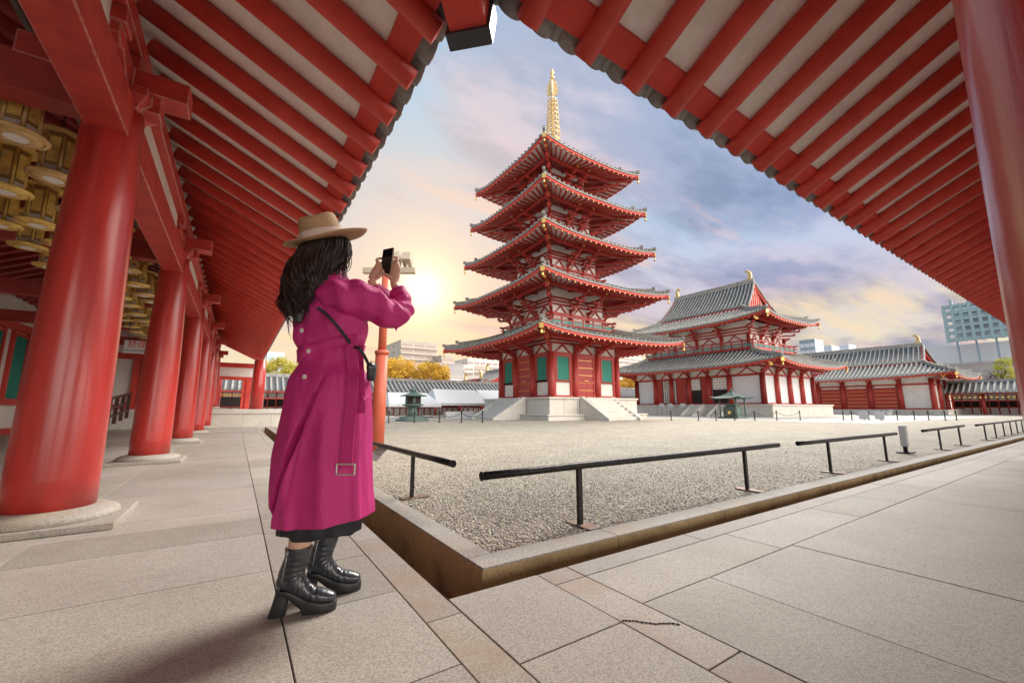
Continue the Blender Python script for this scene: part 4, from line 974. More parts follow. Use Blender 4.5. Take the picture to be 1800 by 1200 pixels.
# posts and chains
ORD = ['nearest', 'second', 'third', 'fourth', 'fifth', 'sixth', 'seventh', 'eighth', 'ninth', 'tenth', 'eleventh', 'twelfth', 'thirteenth', 'fourteenth', 'fifteenth', 'sixteenth', 'seventeenth', 'eighteenth', 'nineteenth', 'twentieth', 'twenty first', 'twenty second', 'twenty third']
def post_row(pxs, py, label, clabel, grp):
    pr = None
    for ip_, px in enumerate(pxs):
        od = 'leftmost' if ip_ == 0 else ORD[ip_]+' from left'
        x, y = gnd(px, py, GZ); r = root('chain_post', label+', '+od, 'post', (x, y, GZ), grp)
        b = MB(); b.lathe((x, y, GZ), [(.10, 0), (.10, .02), (.035, .04), (.035, .62), (.05, .64), (.05, .68), (.02, .72)], 8); b.build('post', BLACKM, r)
        if pr and hypot(x-pr[0], y-pr[1]) < 6:
            b = MB(); pts = [(lerp(pr[0], x, t), lerp(pr[1], y, t), GZ+.60-.26*4*t*(1-t)) for t in [i/8 for i in range(9)]]; b.path(pts, .016, 4)
            tag(b.build('barrier_chain', BLACKM), clabel+', '+od, 'chain', grp+' chains')
        pr = (x, y)
post_row([683, 728, 772, 811, 848], 742.5, 'short black post with chain left of the pagoda steps', 'thin black chain sagging left of the pagoda', 'chain posts left of the pagoda')
post_row([1180, 1228, 1259, 1292, 1327, 1366, 1407], 738.6, 'short black post with chain in front of the main hall', 'thin black chain sagging before the main hall', 'chain posts before the main hall')
post_row([1483, 1498, 1528, 1551, 1578, 1608, 1633, 1662, 1682], 738.2, 'short black post with chain in front of the lecture hall', 'thin black chain sagging before the lecture hall', 'chain posts before the lecture hall')
# ================================================================ HANGING LANTERNS
ZL = 3.06
LBODY = mat('lantern_body', (.34, .19, .07), .5, .1, (.26, .14, .05), 9)
def lantern(m, loc):
    r = root('hanging_lantern', 'x', 'lantern', (0, 0, 0), 'lanterns hanging in rows under the left corridor roof')
    b = MB(); b.lathe((0, 0, .46), [(.195, 0), (.20, .012), (.19, .025), (.15, .035), (.13, .06), (.06, .085), (.03, .10)], 24); b.build('top_flange', m, r)
    b = MB(); b.lathe((0, 0, .03), [(.120, 0), (.120, .43)], 6); bd = b.build('body', LBODY, r, bevel=.004)
    for i in range(6):
        t = pi/6+i*pi/3; q = Vector((cos(t)*.111, sin(t)*.111, 0)); s = Vector((-sin(t), cos(t), 0))
        if True:
            b = MB(); b.bar(q-s*.040+Vector((0, 0, .27)), q+s*.040+Vector((0, 0, .27)), .008, .27); b.build('pierced_panel', BRASS, bd)
        b = MB()
        for k in range(5): b.bar(q*1.03-s*.045+Vector((0, 0, .045+k*.011)), q*1.03+s*.045+Vector((0, 0, .045+k*.011)), .006, .005)
        b.build('paper_slips', PAPER, bd)
        t = i*pi/3; q = Vector((cos(t)*.118, sin(t)*.118, 0)); b = MB(); b.tube(q+Vector((0, 0, .03)), q+Vector((0, 0, .46)), .013, n=6); b.build('corner_rib', m, bd)
    b = MB(); b.lathe((0, 0, 0), [(.10, -.015), (.15, -.012), (.155, .0), (.195, .0), (.20, .012), (.195, .024), (.13, .032)], 28); b.path([(.172*cos(t), .172*sin(t), -.004) for t in [2*pi*i/28 for i in range(29)]], .006, 5, False); bf = b.build('bottom_flange', m, r)
    b = MB(); b.lathe((0, 0, -.019), [(.075, 0), (.078, .003)], 12); b.build('paper_disc', PAPER, bf)
    b = MB(); z = .56
    while z < .98:
        b.path([(.0, -.009, z), (.0, -.013, z+.018), (0, -.009, z+.036)], .0035, 4); b.path([(.0, .009, z), (.0, .013, z+.018), (0, .009, z+.036)], .0035, 4)
        b.path([(-.009, 0, z+.03), (-.013, 0, z+.045), (-.009, 0, z+.06)], .0035, 4); b.path([(.009, 0, z+.03), (.013, 0, z+.045), (.009, 0, z+.06)], .0035, 4); z += .056
    b.build('chain', BLACKM, r); r.location = loc; return r
proto = {0: None, 1: None}
for i in range(18):
    for j, xx in enumerate((-1.76, -2.20, -2.64)):
        yy = 4.95+i*.84+(.42 if j == 1 else 0); kind = 0 if (yy < 6.2 or j == 0 and i % 3) else 1
        loc = (xx, yy, ZL+.03*sin(i*1.7+j)+(.06 if j == 0 else 0))
        if proto[kind] is None: proto[kind] = o = lantern((WOODL, BRASS)[kind], loc)
        else: o = copy_tree(proto[kind]); o.location = loc
        row = ('nearest the red columns', 'in the middle', 'farthest inside')[j]
        o['label'] = '%s round flanged %s lantern from the camera in the row %s' % (ORD[i], ('wooden', 'brass')[kind], row)
        o['group'] = '%s lanterns in the row %s' % (('wooden', 'brass')[kind], row)
for xx in (-1.76, -2.20, -2.64):
    b = MB(); b.box(xx-.03, xx+.03, 4.2, 20, 4.04, 4.05); b.box(xx+.02, xx+.03, 4.2, 20, 4.0, 4.05); tag(b.build('lantern_rack_bar', GREYM), 'grey steel angle bar carrying the lantern row %s' % {-1.76: 'nearest the columns', -2.20: 'in the middle', -2.64: 'farthest inside'}[xx], 'steel bar', 'lantern rack bars')
# no smoking sign hung between columns
c = Vector(onX(241, 610, -2.4)[:1]+(0,)+(0,)) if False else None
sy = 14.6; sx = onY(241, 610, sy)[0]; sz = onY(241, 610, sy)[1]
r = root('no_smoking_sign', 'small white hanging sign with red characters inside the left corridor', 'sign', (sx, sy, sz))
b = MB(); b.box(sx-.26, sx+.26, sy-.01, sy+.01, sz-.17, sz+.17); b.build('sign_board', CANVAS, r)
def text(body, size, loc, m, par, name):
    cu = bpy.data.curves.new(name, 'FONT'); cu.body = body; cu.size = size; cu.align_x = 'CENTER'; cu.align_y = 'CENTER'; cu.extrude = .002; o = bpy.data.objects.new(name, cu); COL.objects.link(o)
    dg = bpy.context.evaluated_depsgraph_get(); me = bpy.data.meshes.new_from_object(o.evaluated_get(dg)); bpy.data.objects.remove(o); o = bpy.data.objects.new(name, me); COL.objects.link(o)
    me.materials.clear(); me.materials.append(m); o.parent = par; o.location = Vector(loc)-wloc(par); o.rotation_euler = (pi/2, 0, 0); return o
text('禁煙', .20, (sx, sy-.014, sz+.06), SIGNR, r, 'sign_characters'); text('NO SMOKING', .085, (sx, sy-.014, sz-.10), INK, r, 'sign_words')
b = MB(); b.tube((sx-.2, sy, sz+.17), (sx-.2, sy, 3.4), .006, n=5); b.tube((sx+.2, sy, sz+.17), (sx+.2, sy, 3.4), .006, n=5); b.build('hanger', BLACKM, r)
# ================================================================ FAR CLOISTERS
def cloister(name, label, p, q, out, h_e=2.5, h_r=3.75, dep=3.2):
    p, q, o = Vector((*p, 0)), Vector((*q, 0)), Vector((*out, 0)); d = (q-p).normalized(); Ln = (q-p).length
    r = root(name, label, 'cloister', p)
    P = lambda a, oo, z: tuple(p+d*a+o*oo+Vector((0, 0, z)))
    b = MB(); G = [[P(a, oo, z) for a in (0, Ln)] for oo, z in ((.75, h_e), (0, h_e+.35), (-dep/2, h_r), (-dep, h_e+.35), (-dep-.75, h_e))]; b.grid(G, False); b.grid([[(x_[0], x_[1], x_[2]-.1) for x_ in g] for g in G], False); rf = b.build('roof', TILEP, r)
    b = MB(); n = int(Ln/.5)
    for k in range(n+1): a = Ln*k/n; b.path([P(a, .80, h_e+.03), P(a, 0, h_e+.38), P(a, -dep/2, h_r+.03)], .11, 5)
    b.build('tile_rows', TILE, rf); b = MB(); b.bar(P(0, -dep/2, h_r+.12), P(Ln, -dep/2, h_r+.12), .3, .35); b.build('ridge', TILE, rf)
    b = MB(); b.bar(P(0, .66, h_e-.10), P(Ln, .66, h_e-.10), .1, .14); b.bar(P(0, 0, h_e-.05), P(Ln, 0, h_e-.05), .22, .3); b.bar(P(0, 0, 1.75), P(Ln, 0, 1.75), .10, .12); b.bar(P(0, -dep*.9, .95), P(Ln, -dep*.9, .95), .10, .12); b.build('beam', REDF, r)
    b = MB(); b.bar(P(0, -dep, .5), P(Ln, -dep, .5), .1, 1.0); b.bar(P(0, -dep, 2.2), P(Ln, -dep, 2.2), .1, .9); b.build('back_wall', WHITE, r)
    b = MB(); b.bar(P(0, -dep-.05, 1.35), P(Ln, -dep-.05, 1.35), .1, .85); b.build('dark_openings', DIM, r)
    b = MB(); b.bar(P(0, -dep/2+.3, -.1), P(Ln, -dep/2+.3, -.1), dep+1.6, .3); b.build('stone_base', STONE, r)
    n = int(Ln/3.0)
    for k in range(min(n+1, 60)): b = MB(); a = Ln*k/n; b.lathe(P(a, 0, .05), [(.19, 0), (.17, h_e-.2)], 8); b.build('column', REDF, r)
    b = MB(); m = int(Ln/.75)
    for k in range(m+1): a = Ln*k/m; b.bar(P(a, -dep+.07, .05), P(a, -dep+.07, 2.5), .12, .12)
    b.build('wall_mullions', REDF, r); return r
cloister('far_cloister', 'low cloister with grey tiled roof closing the courtyard behind the pagoda', (-26, 44.5), (88, 44.5), (0, -1), 2.45, 3.9, 3.6)
cloister('end_cloister', 'low cloister with grey tiled roof joining the lecture hall at far right', (76.0, 13.6), (76.0, 1.2), (-1, 0), 2.7, 4.1, 3.4)
g = MB()
for k in range(26): g.cbox((75.2, 13.2-k*.44, 2.15), (.06, .18, .2))
tag(g.build('hanging_ornaments', GOLD), 'row of small golden ornaments under the eave of the far right cloister', 'ornaments')
# gate house with red gables among the trees
r = root('gate_house', 'small red gabled temple roof between the pagoda and the grey buildings', 'gate house', (30, 52, 0))
X0, X1 = onY(826, 700, 52)[0], onY(905, 700, 52)[0]; cc = ((X0+X1)/2, 54.5)
b = MB(); b.box(X0+1, X1-1, 52.5, 57, 0, 5); b.build('wall', REDF, r)
zt = onY(850, 666, 52)[1]
for pxa, zz in ((848, onY(848, 668, 52)[1]), (888, onY(880, 652, 54)[1])):
    xc = onY(pxa, 690, 51.6)[0]; gable_roof(r, (xc, 54.5), 3.2, 3.2, zz-2.0, zz-.2, 2.9)
# ---- white event tents
def tent(label, p0, p1, yf, yr, Y, dep):
    x0, x1 = onY(p0, yf, Y)[0], onY(p1, yf, Y)[0]; ze = onY(p0, yf, Y)[1]; zr = onY((p0+p1)/2, yr, Y+dep/2)[1]
    r = root('event_tent', label, 'tent', (x0, Y, GZ), 'white event tents')
    b = MB(); ins = (x1-x0)*.12
    b.add([(x0, Y, ze), (x1, Y, ze), (x1-ins, Y+dep/2, zr), (x0+ins, Y+dep/2, zr), (x1, Y+dep, ze), (x0, Y+dep, ze)], [(0, 1, 2, 3), (3, 2, 4, 5), (1, 4, 2), (5, 0, 3)])
    b.box(x0, x1, Y-.02, Y, ze-.22, ze-.002); b.box(x0-.02, x0, Y, Y+dep, ze-.22, ze-.002); b.box(x1, x1+.02, Y, Y+dep, ze-.22, ze-.002); b.build('canopy', CANVAS, r)
    n = max(2, int((x1-x0)/3)+1)
    for k in range(n):
        for yy in (Y+.05, Y+dep-.05): b = MB(); xx = lerp(x0+.05, x1-.05, k/(n-1)); b.tube((xx, yy, GZ), (xx, yy, ze), .03, n=6); b.build('leg', GREYM, r)
tent('white event tent with peaked canopy directly behind the bronze lantern', 684, 776, 710, 690, 33.5, 4.5)
tent('larger white event tent standing beside the left pagoda steps', 768, 868, 708, 685, 35.0, 5.5)
tent('white event tent partly hidden behind the left pagoda steps', 850, 905, 702, 686, 38.5, 5)
b = MB(); x, y = gnd(815, 735, GZ); b.box(x-1.2, x+1.6, y+1, y+1.5, GZ, .55); tag(b.build('long_table', CANVAS), 'long low white covered table beside the left pagoda steps', 'table')
for px, lb in ((1163, 'small white notice stand left of the lattice window'), (1178, 'small white notice stand below the lattice window'), (1200, 'small white notice stand before the left doorway')):
    X = 40.8; y_, z_ = onX(px, 712, X); r = root('notice_stand', lb, 'notice stand', (X, y_, GZ)); b = MB(); b.box(X, X+.03, y_-.28, y_+.28, z_-.22, z_+.2); b.build('board', CANVAS, r); b = MB(); b.tube((X+.05, y_, GZ), (X+.05, y_, z_), .03, n=6); b.build('stand_leg', GREYM, r)
for px, lb in ((1519, 'white notice board on the chain before the lecture hall, left one'), (1547, 'white notice board on the chain before the lecture hall, right one')):
    x, y = gnd(px, 738.4, GZ); r = root('notice_board', lb, 'notice', (x, y, GZ)); b = MB(); b.box(x, x+.03, y-.28, y+.28, .05, .62); b.build('board', CANVAS, r); b = MB(); b.box(x+.04, x+.07, y-.03, y+.03, GZ, .4); b.build('stand_leg', GREYM, r)
# ================================================================ TREES
def leafmat(name, c1, c2, c3, sc=.9):
    m = bpy.data.materials.new(name); m.use_nodes = True; t = m.node_tree; n = t.nodes; l = t.links; bs = n['Principled BSDF']; bs.inputs['Roughness'].default_value = .6
    at = n.new('ShaderNodeAttribute'); at.attribute_name = 'tone'; sp = n.new('ShaderNodeSeparateColor'); l.new(at.outputs['Color'], sp.inputs[0])
    r = n.new('ShaderNodeValToRGB'); e = r.color_ramp.elements; e.new(.5)
    for x, p, c in zip(e, (0, .5, 1), (c1, c2, c3)): x.position = p; x.color = (*c, 1)
    l.new(sp.outputs[0], r.inputs[0]); l.new(r.outputs[0], bs.inputs['Base Color'])
    tr = n.new('ShaderNodeBsdfTranslucent'); l.new(r.outputs[0], tr.inputs[0]); mx = n.new('ShaderNodeMixShader'); mx.inputs[0].default_value = .35
    l.new(bs.outputs[0], mx.inputs[1]); l.new(tr.outputs[0], mx.inputs[2]); l.new(mx.outputs[0], n['Material Output'].inputs[0]); return m
GOLDL = leafmat('golden_leaves', (.50, .28, .03), (.76, .48, .06), (.88, .66, .13)); YELL = leafmat('yellow_green_leaves', (.34, .34, .05), (.58, .50, .08), (.72, .62, .14)); OLIVE = leafmat('olive_leaves', (.20, .24, .04), (.42, .42, .07), (.62, .54, .10))
def tree(name, label, px, py_top, py_mid, rpx, plane, val, m, seed, group=None, dens=1.0, hr=.8):
    rnd = random.Random(seed); f = onY if plane == 'Y' else onX
    a, zt = f(px, py_top, val); a2 = f(px+rpx, py_mid, val)[0]; R = abs(a2-a); zm = f(px, py_mid, val)[1]
    x, y = (a, val) if plane == 'Y' else (val, a); R = min(R, (zt-zm)*2.2+1)
    r = root(name, label, 'tree', (x, y, 0), group); tr = MB(); tips = []
    def limb(p, d, ln, rad, lv):
        pts = [p]; k = 4
        for i in range(k): d = (d+Vector((rnd.gauss(0, .16), rnd.gauss(0, .16), rnd.gauss(0, .07)))).normalized(); pts.append(pts[-1]+d*ln/k)
        tr.path(pts, [rad*(1-.55*i/k) for i in range(k+1)], 7 if lv < 2 else 4)
        if lv == 3: tips.append(pts[-1]); return
        for i in range(4 if lv else 5):
            t = rnd.uniform(.55, 1); q = pts[min(k, int(t*k)+1)-0]; az_ = rnd.uniform(0, 2*pi); el = rnd.uniform(.1, 1.0)
            limb(q, (Vector((cos(az_)*cos(el), sin(az_)*cos(el), sin(el)))+d*.35).normalized(), ln*rnd.uniform(.5, .68), rad*.5, lv+1)
        tips.append(pts[-1])
    H_ = zt; limb(Vector((x, y, 0)), Vector((0, 0, 1)), H_*.42, H_*.03, 0); tr.build('trunk', BARK, r)
    lf = MB(); cz = zm; ctr = Vector((x, y, cz)); Rz = zt-zm; nC = int(75*dens); cl_ = []
    for i in range(nC):
        u = Vector((rnd.gauss(0, 1), rnd.gauss(0, 1), rnd.gauss(0, 1))).normalized(); k = rnd.uniform(.45, 1.0)**.6
        cl_.append((ctr+Vector((u.x*R*k*.86, u.y*R*k*.86, u.z*Rz*k*.86)), R*rnd.uniform(.16, .30)))
    for c_, cr_ in cl_:
        base = rnd.uniform(.1, .8)
        for q in range(int(95)):
            u = Vector((rnd.gauss(0, 1), rnd.gauss(0, 1), rnd.gauss(0, .75))); u = u.normalized()*rnd.uniform(.5, 1.05); p = c_+u*cr_
            s = R*rnd.uniform(.028, .055); n_ = (u+Vector((rnd.gauss(0, .5), rnd.gauss(0, .5), rnd.gauss(0, .5)))).normalized(); a_, b_ = lf.frame((0, 0, 0), n_)
            lf.tone = min(1, max(0, base+rnd.uniform(-.2, .25)))
            lf.add([p-a_*s, p+b_*s*.7, p+a_*s, p-b_*s*.7], [(0, 1, 2, 3)])
    lf.build('crown', m, r, tones=True); return r
tree('golden_tree', 'golden leaved tree with open crown just right of the red pole', 690, 622, 655, 42, 'Y', 52, GOLDL, 1, 'golden trees')
tree('golden_tree', 'round golden leaved tree behind the white tents', 757, 634, 662, 36, 'Y', 50, GOLDL, 2, 'golden trees')
tree('yellow_tree', 'yellow leaved tree seen between the corridor end and the coat', 492, 627, 652, 34, 'Y', 50, YELL, 3)
tree('golden_tree', 'small golden tree between the pagoda and the main hall', 1103, 660, 682, 20, 'Y', 49, GOLDL, 4, 'golden trees')
tree('olive_tree', 'yellow green tree above the far cloister by the right edge', 1762, 622, 652, 32, 'X', 88, OLIVE, 5)
# bare tree behind
# ================================================================ CITY BEHIND
def block(label, px0, px1, ytop, plane, val, dep, m, rows=0, cols=0, wm=None, name='apartment_building', cat='building', band=True, ztop=None, group=None):
    f = onY if plane == 'Y' else onX; a0, a1 = sorted((f(px0, ytop, val)[0], f(px1, ytop, val)[0])); z = ztop or f((px0+px1)/2, ytop, val)[1]
    r = root(name, label, cat, ((a0+a1)/2, val, 0) if plane == 'Y' else (val, (a0+a1)/2, 0), group); b = MB()
    if plane == 'Y': b.box(a0, a1, val, val+dep, 0, z)
    else: b.box(val, val+dep, a0, a1, 0, z)
    b.build('wall', m, r)
    b = MB(); t = .004*val
    if plane == 'Y': b.box(a0-.1, a1+.1, val-.1, val+dep+.1, z, z+t)
    else: b.box(val-.1, val+dep+.1, a0-.1, a1+.1, z, z+t)
    b.build('parapet', m, r)
    if rows:
        fh = .0145*val; lo = z-rows*fh-.2*fh
        for i in range(rows):
            for j in range(cols):
                u0, u1 = lerp(a0, a1, (j+.08)/cols), lerp(a0, a1, (j+.92)/cols); z0 = lo+i*fh+fh*.36; b = MB()
                if plane == 'Y': b.box(u0, u1, val-.06, val-.005, z0, z0+fh*.52)
                else: b.box(val-.06, val-.005, u0, u1, z0, z0+fh*.52)
                wn = b.build('window', wm or GLASS, r)
            if band:
                b = MB()
                if plane == 'Y': b.box(a0, a1, val-.5, val-.01, lo+i*fh+.02*fh, lo+i*fh+fh*.34)
                else: b.box(val-.5, val-.01, a0, a1, lo+i*fh+.02*fh, lo+i*fh+fh*.34)
                b.build('balcony_front', m, r)
        # side face windows
        if plane == 'Y':
            for i in range(rows):
                for j in range(2): b = MB(); b.box(a0-.05, a0-.004, val+dep*(.25+.4*j), val+dep*(.35+.4*j), lo+i*fh+fh*.4, lo+i*fh+fh*.8); b.build('side_window', wm or GLASS, r)
    return r
BRN = mat('balcony_shade', (.34, .27, .25), .7)
block('pale beige apartment block with balconies above the golden trees', 705, 769, 602, 'Y', 118, 22, CONC, 5, 3, BRN)
block('wide grey block under the beige apartments behind the trees', 694, 748, 641, 'Y', 100, 10, CONC)
block('dark grey clad building left of the pagoda', 772, 815, 641, 'Y', 96, 14, CONCG)
block('pale rooftop building above the dark grey clad one', 776, 798, 627, 'Y', 112, 12, CONC, 1, 3, BRN)
block('narrow white building between the grey and brown ones', 815, 833, 644, 'Y', 97, 12, CONCW, 4, 1, BRN)
block('brown balconied apartment building beside the pagoda eave', 833, 861, 645, 'Y', 98, 12, CONC, 5, 2, BRN)
block('long pale building high behind the pagoda eave', 822, 885, 634, 'Y', 135, 12, CONCW, 2, 6, BRN)
block('low white building with wide windows behind the far cloister', 790, 858, 664, 'Y', 62, 9, CONCW, 1, 3, PALEB, name='office_building')
block('white building between the pagoda and main hall roofs', 1085, 1128, 628, 'Y', 120, 14, CONCW, 2, 4, BRN)
block('pale building seen under the pagoda eave on the right', 1120, 1160, 634, 'Y', 125, 14, CONC, 2, 3, BRN)
block('distant pale tower in the gap beside the coat', 545, 560, 640, 'Y', 210, 14, PALEB, 4, 2, BLUEG)
block('pale blue tower above the yellow tree', 470, 500, 622, 'Y', 260, 14, PALEB, 4, 2, BLUEG)
t_ = block('blue grey glass tower rising over the lecture hall ridge', 1405, 1432, 600, 'X', 330, 14, BLUEG, 6, 3, PALEB, name='office_tower', band=False)
block('low distant skyline block right of the blue tower', 1440, 1462, 611, 'X', 360, 14, PALEB)
block('low distant skyline block behind the lecture hall ridge', 1470, 1492, 609, 'X', 380, 14, PALEB)
block('broad pale blue facade filling the far right skyline', 1628, 1815, 607, 'X', 190, 20, PALEB, name='office_tower')
block('grey roofed warehouse behind the end cloister', 1636, 1790, 640, 'X', 120, 14, CONCG, name='warehouse', ztop=onX(1700, 641, 120)[1])
r = root('steel_framework', 'teal steel framework with open bays high at the far right', 'steel framework', (185, 25, 0))
Xf = 186.0; ya, yb = onX(1667, 590, Xf)[0], onX(1800, 590, Xf)[0]; z0, z1 = onX(1680, 597, Xf)[1], onX(1680, 538, Xf)[1]
for k in range(6):
    z = lerp(z0, z1, k/5); b = MB(); b.box(Xf-1.2, Xf+1.2, yb, ya, z-.45, z+.45); b.build('floor_beam', TEALM, r)
for k in range(9):
    yy = lerp(ya, yb, k/8); b = MB(); b.box(Xf-1.3, Xf-.3, yy-.35, yy+.35, z0-.8, z1+(2 if k % 2 else .5)); b.build('upright', TEALM, r)
b = MB(); b.box(Xf+3, Xf+3.3, yb, ya-1, z0, z1); b.build('pale_panel', PALEB, r)
for k in range(4):
    yy = lerp(ya, yb, .1+k*.27); b = MB(); b.box(Xf+1.4, Xf+1.9, yy-.25, yy+.25, 0, z0+.5); b.build('support_mast', BLUEG, r)
# ================================================================ THE WOMAN
WO = np.array([.33, 2.1, 0.]); WFH = np.array([sin(YAW), cos(YAW), 0.])
def wl(px, py, b=0.):
    d = ray(px, py); t = (WO@WFH+b)/(d@WFH); p = np.array([0, 0, CAM_H])+d*t-WO
    return Vector((float(p@_R), b, float(p[2])))
def interp(tab, z):
    if z <= tab[0][0]: return tab[0][1:]
    for a, c in zip(tab, tab[1:]):
        if z <= c[0]: t = (z-a[0])/(c[0]-a[0]); t = t*t*(3-2*t)*.35+t*.65; return tuple(lerp(p, q, t) for p, q in zip(a[1:], c[1:]))
    return tab[-1][1:]
SKIN = mat('skin', (.66, .40, .29), .5, 0, (.62, .35, .25), 14); SKIN.node_tree.nodes['Principled BSDF'].inputs['Subsurface Weight'].default_value = .08
COAT = mat('magenta_coat_cloth', (.54, .030, .20), .6, 0, (.47, .022, .165), 4, .5, .12, 260, .35, sheen=.25)
_t = COAT.node_tree; _n = _t.nodes; _b = [x for x in _n if x.type == 'BUMP'][0]; _g = [x for x in _n if x.type == 'MAPPING'][0]
_w = _n.new('ShaderNodeTexNoise'); _w.inputs['Scale'].default_value = 9; _w.inputs['Detail'].default_value = 3; _w.inputs['Distortion'].default_value = 1.2; _m2 = _n.new('ShaderNodeMapping'); _m2.inputs['Scale'].default_value = (1, 1, .35)
_t.links.new(_g.outputs[0], _m2.inputs[0]); _t.links.new(_m2.outputs[0], _w.inputs['Vector']); _b2 = _n.new('ShaderNodeBump'); _b2.inputs['Strength'].default_value = .55; _b2.inputs['Distance'].default_value = .02
_t.links.new(_w.outputs[0], _b2.inputs['Height']); _t.links.new(_b.outputs[0], _b2.inputs['Normal']); _t.links.new(_b2.outputs[0], _n['Principled BSDF'].inputs['Normal'])
SKIRT = mat('black_skirt', (.012, .012, .016), .8, 0, (.02, .02, .026), 8)
HAIR = mat('dark_brown_hair', (.055, .028, .022), .36, 0, (.016, .010, .010), 22, .5, .2, 200, .55, stretch=(1, 1, .1))
STRAW = mat('straw', (.55, .36, .19), .75, 0, (.40, .24, .12), 160, .5, .5, 300, ramp_pts=(.4, .6))
BAND = mat('hat_band', (.72, .58, .50), .7, 0, (.66, .52, .44), 5)
LEATH = mat('black_boot_leather', (.040, .046, .058), .32, 0, (.022, .025, .032), 9, .5, .15, 60, .6, .35)
SOLE = mat('boot_sole', (.02, .02, .023), .42)
STRAPM = mat('black_strap', (.018, .018, .022), .45)
BUT = mat('pearl_button', (.82, .76, .72), .3)
PHB = mat('phone_glass', (.008, .010, .014), .08, spec=.6); PHE = mat('phone_edge', (.45, .38, .34), .35, .6)
NAIL = mat('nail', (.75, .45, .42), .3)
WL = Vector((*WO,))
# ---- body: one continuous mesh
b = MB()
HC = Vector((-.035, .01, 1.60)); fd = Vector((cos(radians(48)), sin(radians(48)), -.04)).normalized(); sd_ = Vector((-fd.y, fd.x, 0)).normalized(); ud = fd.cross(sd_)*-1
if ud.z < 0: ud = -ud
R = []
for i in range(15):
    t = -1+2*i/14; zz = t*.118; w_ = sqrt(max(0, 1-abs(t)**2.3)); jaw = 1.0 if t > -.1 else 1-.28*((-t-.1)/.9)
    ring = []
    for j in range(24):
        a = 2*pi*j/24; f_ = cos(a)*.094*w_; s_ = sin(a)*.074*w_*jaw
        if f_ > 0: f_ *= 1.0 if t > -.5 else 1.0; 
        if f_ > .02 and abs(s_) < .022 and -.25 < t < .12: f_ += .018*(1-abs(s_)/.022)*(1-abs(t+.08)/.2 if abs(t+.08) < .2 else 0)
        if f_ > .03 and .08 < t < .25 and .012 < abs(s_) < .045: f_ -= .008
        ring.append(HC+fd*f_+sd_*s_+ud*(zz if abs(t) < 1 else zz))
    R.append(ring)
b.rings(R)
b.path([HC+fd*.088-ud*.052-sd_*.022, HC+fd*.097-ud*.052, HC+fd*.088-ud*.052+sd_*.022], [.004, .0075, .004], 8)
for s_ in (-1, 1): b.path([HC+sd_*(s_*.074)+ud*.025, HC+sd_*(s_*.086)+ud*.01-fd*.012, HC+sd_*(s_*.078)-ud*.03], [.008, .014, .007], 8, flat=.6)
b.path([HC-ud*.06, Vector((-.02, .02, 1.49)), Vector((.0, .0, 1.42))], [.052, .05, .07], 16)
b.path([Vector((0, 0, 1.46)), Vector((.01, 0, 1.38)), Vector((.02, 0, 1.2)), Vector((.03, 0, 1.05)), Vector((.035, 0, .92)), Vector((.035, 0, .8))], [.07, .095, .095, .085, .11, .10], 20)
RW, LWr = wl(693, 500, .17), wl(652, 491, .20)
RE, LE = Vector((.315, .05, 1.30)), Vector((.215, .25, 1.33))
b.path([Vector((.04, -.07, 1.385)), Vector((.235, -.0, 1.325)), Vector((.300, .045, 1.312)), Vector((.316, .10, 1.36)), Vector((.318, .13, 1.40)), RW], [.05, .036, .034, .029, .025, .021], 14)
b.path([Vector((.04, .10, 1.39)), LE, LE.lerp(LWr, .5), LWr], [.048, .036, .030, .021], 14)
def finger(pts, r0, r1): b.path(pts, [lerp(r0, r1, i/(len(pts)-1)) for i in range(len(pts))]+[] , 10)
# right hand: palm beside the phone, four fingers wrapping behind it, thumb across its face
def spl(pts, n=4):
    o = []; k = len(pts)-1
    for i in range(k):
        p0, p1, p2, p3 = pts[max(i-1, 0)], pts[i], pts[i+1], pts[min(i+2, k)]
        for q in range(n): f = q/n; o.append(.5*((2*p1)+(-p0+p2)*f+(2*p0-5*p1+4*p2-p3)*f*f+(-p0+3*p1-3*p2+p3)*f**3))
    return o+[pts[-1]]
b.path([RW, wl(694, 491, .190), wl(694.5, 482, .205), wl(696, 472, .212), wl(696.5, 463, .215)], [.021, .025, .030, .028, .017], 14, flat=.6, up=(0, 1, 0))
for y_, ln in ((455, 10), (463, 13), (471, 13), (479, 10)): finger(spl([wl(695.5, y_+4, .208), wl(699, y_+1, .222), wl(697.5, y_-2, .241), wl(697-ln, y_-3, .245)]), .0100, .0074)
finger(spl([wl(692, 494, .19), wl(687, 489, .184), wl(681, 484.5, .188), wl(675, 481, .195)]), .0125, .0085)
b.path([LWr, wl(656, 487, .205), wl(661, 480, .214), wl(665, 471, .222), wl(666.5, 463, .226)], [.020, .025, .029, .026, .015], 14, flat=.6, up=(0, 1, 0))
for y_, ln in ((457, 9), (465, 12), (473, 12), (481, 10)): finger(spl([wl(665, y_+4, .222), wl(662.5, y_+1, .234), wl(664.5, y_-2, .250), wl(665+ln, y_-3, .254)]), .0096, .0072)
finger(spl([wl(660, 489, .203), wl(666, 486, .196), wl(671, 481, .196), wl(673.5, 474, .202)]), .012, .0082)
